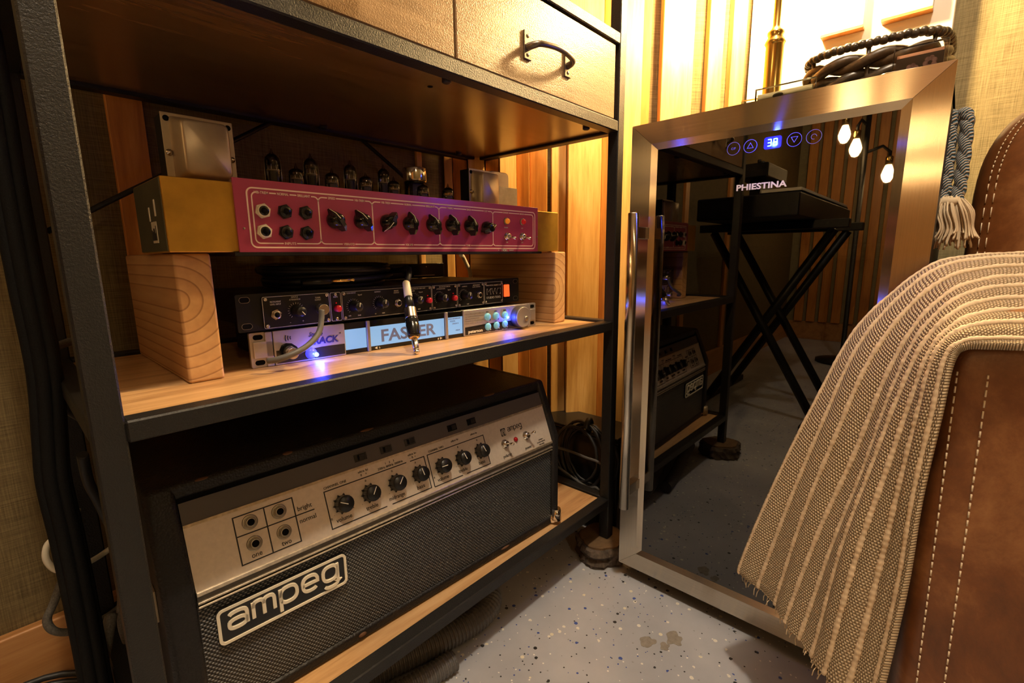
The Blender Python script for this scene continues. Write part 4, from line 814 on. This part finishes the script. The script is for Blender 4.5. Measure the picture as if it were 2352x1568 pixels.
for z in (.2045, .6535): fb(MB().box(.660, .7005, -.082, -.068, z-.0095, z+.0095), 'handle_bracket', 'brushed_steel_h', hd, bevel=.0008)
# display printed behind the glass front
gx = fr((FX+.0033, 0, 0), (0,-1,0), (0,0,1), (-1,0,0)); ic = MB()
for y in (.2078, .2308, .2862, .3090):
    ic = MB().stroke(circ(y, .7690, .0088), .0005, gx, closed=True)
    if y == .2308: ic.stroke([(y-.004, .7665), (y+.004, .7665), (y, .7735)], .0005, gx, closed=True)
    elif y == .2862: ic.stroke([(y-.004, .7725), (y+.004, .7725), (y, .7655)], .0005, gx, closed=True)
    elif y == .3090: ic.stroke(circ(y, .7690, .0032, 14)[:-2], .0005, gx)
    else: ic.text('C/F', gx, y, .7690, .003)
    fb(ic, 'touch_icon', 'icon_blue', gl)
fb(MB().prism(rrect(.2485, .2705, .7615, .7775, .003), gx, -.0006, -.0002), 'digit_glow_plate', 'digit_glow', gl)  # emissive blue plate imitating the glow around the digits
def seven(mb, x, z, h, wd, on, f):
    t = .0011; m_ = z+h/2
    S7 = {'a': ((x, z+h), (x+wd, z+h)), 'b': ((x+wd, z+h), (x+wd, m_)), 'c': ((x+wd, m_), (x+wd, z)), 'd': ((x, z), (x+wd, z)), 'e': ((x, m_), (x, z)), 'f': ((x, z+h), (x, m_)), 'g': ((x, m_), (x+wd, m_))}
    for k in on: p, q_ = S7[k]; mb.stroke([p, q_], t, f, 0, .0004)
dg = MB(); seven(dg, .2535, .7655, .0085, .0042, 'abcdg', gx); seven(dg, .2610, .7655, .0085, .0042, 'abcdefg', gx)
dgo = fb(dg, 'temperature_digits', 'blue_digit', gl)
mb = MB().text('PHIESTINA', gx, .2490, .7130, .0078, .066, .03, 0, c=.0006); fb(mb, 'brand_lettering', 'badge_silver', gl)
for z in (.61, .34):
    mb = MB(); x0, x1, a, b = .735, 1.05, -.405, -.082
    mb.tube([(x0, a, z+.018), (x0, b, z+.018)], .0022, 6).tube([(x0, a, z), (x0, b, z)], .0022, 6).tube([(x0, a, z), (x0, a, z+.018)], .0022, 6).tube([(x0, b, z), (x0, b, z+.018)], .0022, 6).tube([(x1, a, z), (x1, b, z)], .0022, 6).tube([(x0, a, z), (x1, a, z)], .0022, 6).tube([(x0, b, z), (x1, b, z)], .0022, 6)
    for i in range(14): y = a+(b-a)*(i+.5)/14; mb.tube([(x0, y, z+.001), (x1, y, z+.001)], .0013, 5)
    fb(mb, 'wire_rack', 'chrome', FR)
light('fridge_display_glow', 'POINT', (FX-.008, -.259, .7695), .30, (.03, .06, 1), .004)
# ================================================================ ON TOP OF THE FRIDGE
ZF = .822
def case(x, y0, y1, h, rz, label, kind, sky=False):
    wd = abs(y1-y0); t = thing('disc_case', label, 'disc case', (x, (y0+y1)/2, ZF), rz, 'plastic disc cases on the fridge')
    MB().box(-.0045, .0045, -wd/2, wd/2, .0005, h).build('jewel_case', 'clear_plastic', t, .0008)
    MB().box(-.0025, .0035, -wd/2+.0035, wd/2-.0035, .002, h-.009).build('cover_sheet', kind, t)
    return t
t = case(.80, -.2035, -.285, .049, 0, 'clear disc case with a photo of a man outdoors, left of the basket', 'cover_photo')
MB().box(-.0030, -.0026, -.037, .037, .033, .0398).build('cover_picture', 'cover_sky', t)
MB().sphere((-.0030, .008, .026), (.0005, .0075, .010), 12, 8).build('cover_picture', 'skin_print', t); MB().sphere((-.0033, .008, .034), (.0005, .0075, .004), 12, 8).build('cover_picture', 'print_black', t)
case(.835, -.172, -.205, .046, .2, 'small clear case half hidden behind the photo case', 'paper')
t = case(.80, -.3735, -.4285, .060, 0, 'dark disc case with pale flower art, in front of the basket at the right', 'cover_dark')
MB().box(-.0030, -.0026, -.0235, .0235, .047, .0507).build('cover_picture', 'cover_pink', t)
mb = MB()
for cy, cz in ((.007, .030), (-.011, .035)):
    for i in range(7): a = i*.9; mb.sphere((-.0030, cy+.0045*math.cos(a), cz+.0055*math.sin(a)), (.0004, .003, .0032), 8, 6)
    mb.sphere((-.0030, cy, cz-.010), (.0004, .006, .002), 8, 6)
mb.build('cover_picture', 'cover_art', t)
mb = MB().prism(rrect(-.036, .036, -.012, .012, .011), fr((0,0,0), (0,1,0), (1,0,0), (0,0,1)), .0, .0028); pt = mb.build('metal_tray', 'nickel', None, .0008)
pt.location = (.752, -.402, .8362); pt.rotation_euler = (math.radians(2), 0, 0); tag(pt, 'thin narrow metal tray lying at the right front edge of the fridge top', 'tray')
MB().box(-.02, .02, -.006, .006, -.0135, 0).build('tray_stand', 'black_plastic', pt)
BK = thing('wicker_basket', 'dark woven wicker basket with braided rim on the fridge', 'basket', (.985, -.332, ZF+.001))
bx_, by_ = .095, .090
def ringp(k, z, n=60):
    D_ = [V((bx_*k*math.copysign(abs(math.cos(a))**.55, math.cos(a)), by_*k*math.copysign(abs(math.sin(a))**.55, math.sin(a)), z)) for a in [2*math.pi*i/720 for i in range(721)]]
    d = [0]
    for i in range(720): d.append(d[-1]+(D_[i+1]-D_[i]).length)
    out = []; j = 0
    for i in range(n):
        t = d[-1]*i/n
        while d[j+1] < t: j += 1
        out.append(tuple(D_[j].lerp(D_[j+1], (t-d[j])/max(d[j+1]-d[j], 1e-9))))
    return out
for j, (k, z) in enumerate(((.82, .012), (.86, .036), (.90, .060), (.94, .083))):
    C_ = [V(p) for p in ringp(k, z, 96)]
    for ph in (0, math.pi): 
        P = []
        for i, c in enumerate(C_):
            t_ = (C_[(i+1) % 96]-C_[i-1]).normalized(); n_ = t_.cross(V((0,0,1))); th = ph+i*math.pi/8+j; P.append(c+.0062*(math.cos(th)*n_+math.sin(th)*V((0,0,1))))
        MB().tube(P, .0080, 8, closed=True).build('woven_strand', 'wicker' if (j+int(ph)) % 3 else 'wicker_brown', BK)
C_ = [V(p) for p in ringp(1.0, .105, 72)]; mb = MB()
for i, c in enumerate(C_): mb.sphere(c+V((0, 0, .0012*(i % 2))), (.0076, .0076, .0066), 8, 6)
mb.build('braided_rim', 'wicker', BK)
for i in range(0, 72, 9): c = C_[i]; MB().tube([c, V((c.x*.86, c.y*.86, .002))], .0032, 6).build('upright_stake', 'wicker', BK)
LM = thing('brass_lamp', 'brass lamp stem standing on the fridge left of the basket, too bright to look at', 'lamp', (1.0, -.170, ZF))
MB().lathe([(.055, 0), (.055, .006), (.045, .014), (.02, .022), (.0155, .03), (.0155, .178), (.0165, .180), (.0180, .183), (.0165, .187), (.0125, .194), (.0145, .198), (.0145, .202), (.0085, .207), (.0065, .212), (.0065, .31), (.010, .315)], (0,0,0), (0,0,1), 28).build('stem', 'brass', LM)
MB().lathe([(.010, .31), (.016, .322), (.017, .345), (.014, .35)], (0,0,0), (0,0,1), 20).build('socket', 'brass', LM)
MB().sphere((0, 0, .388), (.036, .036, .042), 20, 12).build('bulb', 'lamp_glow', LM)
# ================================================================ WHITE PANEL ON THE RIGHT WALL
PW = thing('wall_panel', 'white framed panel with two recessed panes on the wall above the fridge', 'panel', (1.2, -.23, .82))
po = V((-1.2, .23, -.82))
def pb(mb, *a, **k): mb.v = [(x+po.x, y+po.y, z+po.z) for x, y, z in mb.v]; return mb.build(*a, **k)
pb(MB().box(1.172, 1.1995, -.414, -.070, .83, 1.62), 'back_board', 'white_paint', PW, bevel=.002)
for y0, y1 in ((-.3838, -.3098), (-.282, -.2116)):
    q_ = pb(MB().box(1.150, 1.1725, y0, y1, 1.0500, 1.60), 'raised_pane', 'white_paint', PW, bevel=.001)
    pb(MB().box(1.1505, 1.1722, y0, y1, 1.0462, 1.0500), 'pane_edge', 'cedar', q_)
# ================================================================ CORD AND TASSEL
RP = thing('cord_tassel', 'looped blue and cream twisted cord with tassel hanging at the fridge side', 'tassel', (.85, -.447, .80))
for s in (-1, 1):
    cen = spline([(.006, .004+s*.004, -.010), (0, s*.006+.002, .000), (0, s*.008, -.012), (0, s*.0078-.002, -.05), (0, s*.0075-.003, -.09), (0, s*.007-.002, -.118)], 10)
    for ph in (0, math.pi):
        P = []
        for i, c in enumerate(cen): th = ph+i*.55; P.append(c+V((.0018*math.cos(th), .0018*math.sin(th), 0)))
        MB().tube(P, .0064, 8).build('twisted_cord', 'twist_cord', RP)
for i in range(90):
    a = random.uniform(0, 2*math.pi); r0 = random.uniform(.002, .011); r1 = r0*1.1+random.uniform(.004, .010); zz = -.168+random.uniform(-.012, .012)
    MB().tube(spline([(r0*math.cos(a)*.8, r0*math.sin(a)*1.1-.002, -.108), (r1*math.cos(a), r1*math.sin(a)*1.2-.004, -.128), (r1*math.cos(a+.2), r1*math.sin(a+.2)*1.25-.006, -.150), (r1*1.1*math.cos(a), r1*1.5*math.sin(a)-.008, zz)], 4), .0013, 5).build('tassel_strand', 'cream_yarn', RP)
MB().lathe([(.013, 0), (.0145, .004), (.013, .010)], (0, -.002, -.120), (0,0,1), 14).build('tassel_knot', 'cream_yarn', RP)
# ================================================================ ARMCHAIR
AC = thing('armchair', 'tan leather armchair with double stitched seams beside the fridge', 'armchair', (.75, -.75, 0))
ao = V((-.75, .75, 0))
def ab(mb, *a, **k): mb.v = [(x+ao.x, y+ao.y, z+ao.z) for x, y, z in mb.v]; return mb.build(*a, **k)
def pillow(cx, cy, cz, hx, hy, hz, e=.35, nu=40, nv=28):
    vs = []; fs = []; f = lambda v, p: math.copysign(abs(v)**p, v)
    for j in range(nv+1):
        ph = -math.pi/2+math.pi*j/nv
        for i in range(nu):
            th = 2*math.pi*i/nu; vs.append((cx+hx*f(math.cos(ph), e)*f(math.cos(th), e), cy+hy*f(math.cos(ph), e)*f(math.sin(th), e), cz+hz*f(math.sin(ph), e)))
    for j in range(nv):
        for i in range(nu): fs.append((j*nu+i, j*nu+(i+1) % nu, (j+1)*nu+(i+1) % nu, (j+1)*nu+i))
    return MB().add(vs, fs, True)
arm = ab(pillow(.765, -.545, .315, .285, .085, .262, .16, 56, 32), 'armrest', 'tan_leather', AC)
ab(pillow(.765, -1.18, .315, .285, .085, .262, .16, 40, 24), 'armrest', 'tan_leather', AC)
ab(MB().box(.52, 1.15, -1.12, -.60, .06, .30), 'seat_base', 'tan_leather', AC, bevel=.02, seg=3)
ab(pillow(.79, -.86, .37, .28, .235, .08, .3), 'seat_cushion', 'tan_leather', AC)
ab(MB().box(1.04, 1.16, -1.22, -.50, .06, .78), 'back_frame', 'tan_leather', AC, bevel=.03, seg=3)
bc = ab(pillow(.985, -.70, .655, .080, .2270, .190, .55, 56, 40), 'back_cushion', 'tan_leather', AC)
for x in (.54, 1.10):
    for y in (-1.20, -.53): ab(MB().lathe([(.018, 0), (.024, .06)], (x, y, 0), (0,0,1), 12), 'leg', 'black_plastic', AC)
mb = MB()
def stitch_line(P):
    P = [V(p) for p in spline(P, 17)]; k = 0
    while k+2 < len(P): mb.tube([P[k], P[k+1], P[k+2]], .0007, 5); k += 3
for y in (-.4760, -.4945):
    stitch_line([(.4795, y-.008*q_/9, .52-.045*q_) for q_ in range(10)])
ab(mb, 'stitching', 'stitch_thread', arm); mb = MB()
def cush(ph, th, k=1.004):
    f = lambda v, p: math.copysign(abs(v)**p, v); e = .55
    return (.985+.080*k*f(math.cos(ph), e)*f(math.cos(th), e), -.70+.2270*k*f(math.cos(ph), e)*f(math.sin(th), e), .655+.190*k*f(math.sin(ph), e))
for dth in (2.05, 2.16): stitch_line([cush(p, dth) for p in [-.9+.2*i for i in range(11)]])
ab(mb, 'stitching', 'stitch_thread', bc)
# ================================================================ KNITTED THROW
def pix(u, v, x):          # a point of the cloth: direction as seen in the photograph, at its own depth x
    d = _fw+_R*((u-1176)/1093.91)-_U*((v-784)/1093.91); return _C+d*((x-_C.x)/d.x)
LT = [pix(*p) for p in ((2520, 566, .76), (2352, 577, .70), (2250, 583, .665), (2150, 600, .645), (2060, 660, .63), (1960, 760, .615), (1870, 930, .605), (1780, 1120, .605), (1708, 1285, .605), (1700, 1312, .606))]
MD = [pix(*p) for p in ((2560, 650, .60), (2352, 652, .565), (2260, 660, .545), (2180, 690, .525), (2100, 770, .515), (2035, 900, .51), (1975, 1060, .508), (1905, 1240, .508), (1850, 1420, .51), (1835, 1468, .511))]
RT_ = [pix(*p) for p in ((2560, 790, .47), (2352, 793, .463), (2280, 793, .460), (2215, 797, .4575), (2186, 830, .456), (2160, 960, .455), (2115, 1150, .455), (2075, 1350, .456), (2015, 1568, .457), (1990, 1640, .458))]
L1, L2, L3 = spline(LT, 24), spline(MD, 24), spline(RT_, 24)
ns, ntt = len(L1), 150
ridges = (.015, .13, .26, .385, .50, .615, .73, .845, .955)
def cloth(i, t):
    a, b_, c = L1[i], L2[i], L3[i]
    return a*(2*(t-.5)*(t-1))+b_*(4*t*(1-t))+c*(2*t*(t-.5))
G = [[cloth(i, j/(ntt-1)) for j in range(ntt)] for i in range(ns)]
vs = []; uv = []
s_len = [0]
for i in range(1, ns): s_len.append(s_len[-1]+(L2[i]-L2[i-1]).length)
for i in range(ns):
    for j in range(ntt):
        t = j/(ntt-1); p = G[i][j]
        du = G[min(i+1, ns-1)][j]-G[max(i-1, 0)][j]; dv = G[i][min(j+1, ntt-1)]-G[i][max(j-1, 0)]; n_ = du.cross(dv)
        n_ = n_.normalized() if n_.length > 1e-12 else V((0,0,1))
        if n_.dot(_C-p) < 0: n_ = -n_
        dmin = min(abs(t-r) for r in ridges); rd = 0
        dpt = -.0022*math.exp(-(dmin/.035)**2)
        fold = (.006*math.sin(t*8+s_len[i]*5)+.003*math.sin(t*17-s_len[i]*9))*min(1, s_len[i]*3)
        vs.append(p+n_*(.0052*rd*(1+.28*math.sin(s_len[i]*560+0))+dpt+fold-.002)); uv.append((t*.30, s_len[i]))
fs = [(i*ntt+j, i*ntt+j+1, (i+1)*ntt+j+1, (i+1)*ntt+j) for i in range(ns-1) for j in range(ntt-1)]
TH = MB().add(vs, fs, True).build('knitted_throw', 'knit', None, solid=.006)
lay = TH.data.uv_layers.new(name='UVMap')
for lp_ in TH.data.loops: lay.data[lp_.index].uv = uv[lp_.vertex_index]
tag(TH, 'cream ribbed knitted throw draped over the leather armrest', 'blanket')
for r_ in ridges:          # raised cords knitted along the length
    jj = r_*(ntt-1); j0 = min(int(jj), ntt-2); P = []; RR = []; m_ = int(s_len[-1]/.0019)
    k = 0
    for q in range(m_+1):
        sl_ = s_len[-1]*q/m_
        while k < ns-2 and s_len[k+1] < sl_: k += 1
        f = (sl_-s_len[k])/max(s_len[k+1]-s_len[k], 1e-6)
        p = V(vs[k*ntt+j0]).lerp(V(vs[(k+1)*ntt+j0]), f)
        du = G[k+1][j0]-G[k][j0]; dv = G[k][j0+1]-G[k][j0]; n_ = du.cross(dv).normalized()
        if n_.dot(_C-p) < 0: n_ = -n_
        P.append(p+n_*.0028); RR.append((.0027+.0003*math.sin(q*1.7+r_*40)+.0003*math.sin(q*.37+r_*90))*(1 if .03 < r_ < .93 else .75))
    MB().tube(P, RR, 8).build('rib_cord', 'knit_ridge', TH)
# fringe hairs along the lower hem
mb = MB()
for j in range(4, ntt, 3):
    p = V(vs[(ns-1)*ntt+j]); q_ = p+V((random.uniform(-.006, .002), random.uniform(-.004, .006), random.uniform(-.014, -.004))); mb.tube([p, (p+q_)/2+V((0, .001, 0)), q_], .0006, 4)
mb.build('hem_fringe', 'cream_yarn', TH)
# ================================================================ ROOM BEHIND THE CAMERA, MIRRORED IN THE FRIDGE DOOR
KS = thing('keyboard_stand', 'black double crossed keyboard stand mirrored in the fridge door', 'stand', (-.70, .06, 0))
for x in (-.12, .16):
    for s in (-1, 1): MB().tube([(x+.02*s, -.20*s, .012), (x+.02*s, .20*s, .70)], .016, 4).build('leg', 'black_paint', KS)
for x in (-.14, .18): MB().box(x-.02, x+.02, -.25, .25, .70, .73).build('arm', 'black_paint', KS, .003)
for s in (-1, 1): MB().box(-.30, .34, s*.20-.014, s*.20+.014, .001, .028).build('foot_bar', 'black_paint', KS, .004)
KY = thing('stage_keyboard', 'long black keyboard on the crossed stand mirrored in the fridge door', 'keyboard', (-.72, .06, .7305))
MB().box(-.48, .46, -.15, .17, .0, .075).build('case', 'black_paint', KY, .006)
MB().box(-.44, .42, -.145, -.02, .075, .082).build('key_bed', 'dark_void', KY)
wk = None
for i in range(36):
    if wk is None: wk = MB().box(0, .0225, -.142, -.025, .082, .092).build('white_key', 'key_white', KY, .001); wk.location = (-.436+.0237*i, 0, 0)
    else: dup(wk, KY, (-.436+.0237*i, 0, 0))
UP = thing('tabletop_mixer', 'small black tabletop mixer above the keyboard, mirrored beside the blue digits', 'mixer', (-.72, .16, .806))
MB().box(-.16, .12, -.06, .06, .10, .155).build('case', 'black_paint', UP, .006); MB().box(-.10, .06, -.02, .02, .0, .10).build('riser', 'black_paint', UP)
for i in range(6): MB().lathe([(.008, 0), (.007, .014)], (-.13+.045*i, -.02, .155), (0,0,1), 12).build('knob', 'black_plastic', UP)
PD = thing('added_front_lamp', 'added front light behind the camera, a bulb on a black cord', 'lamp', (-.45, -2.0, 1.62))  # unseen lamp, added to light the shelf from the front
MB().tube([(0, 0, .07), (0, 0, .78)], .004, 6).build('cord', 'rubber_black', PD); MB().lathe([(.018, .03), (.018, .08), (.006, .09)], (0,0,0), (0,0,1), 14).build('socket', 'brass', PD)
MB().sphere((0, 0, 0), (.04, .04, .045), 16, 10).build('bulb', 'added_front_glow', PD)
FLP = thing('floor_lamp', 'industrial pipe floor lamp with three bare bulbs mirrored in the fridge door', 'lamp', (-1.75, -.03, 0))
MB().lathe([(.13, 0), (.13, .015), (.02, .03), (.012, .035), (.012, 1.36)], (0, -.02, 0), (0,0,1), 18).build('pole', 'black_steel', FLP)
for x, y, z in ((.07, .07, 1.235), (.036, .02, 1.165), (-.06, -.12, 1.03)):
    MB().tube([(0, -.02, z+.10), (x*.6, y*.7-.005, z+.13), (x, y, z+.10), (x, y, z+.05)], .008, 8).build('arm', 'black_steel', FLP)
    MB().lathe([(.017, .035), (.017, .075), (.01, .08)], (x, y, z), (0,0,1), 12).build('socket', 'brass', FLP)
    MB().lathe([(.0005, -.055), (.014, -.05), (.025, -.03), (.028, -.012), (.022, .01), (.013, .035)], (x, y, z), (0,0,1), 16).build('bulb', 'bulb_glow', FLP)
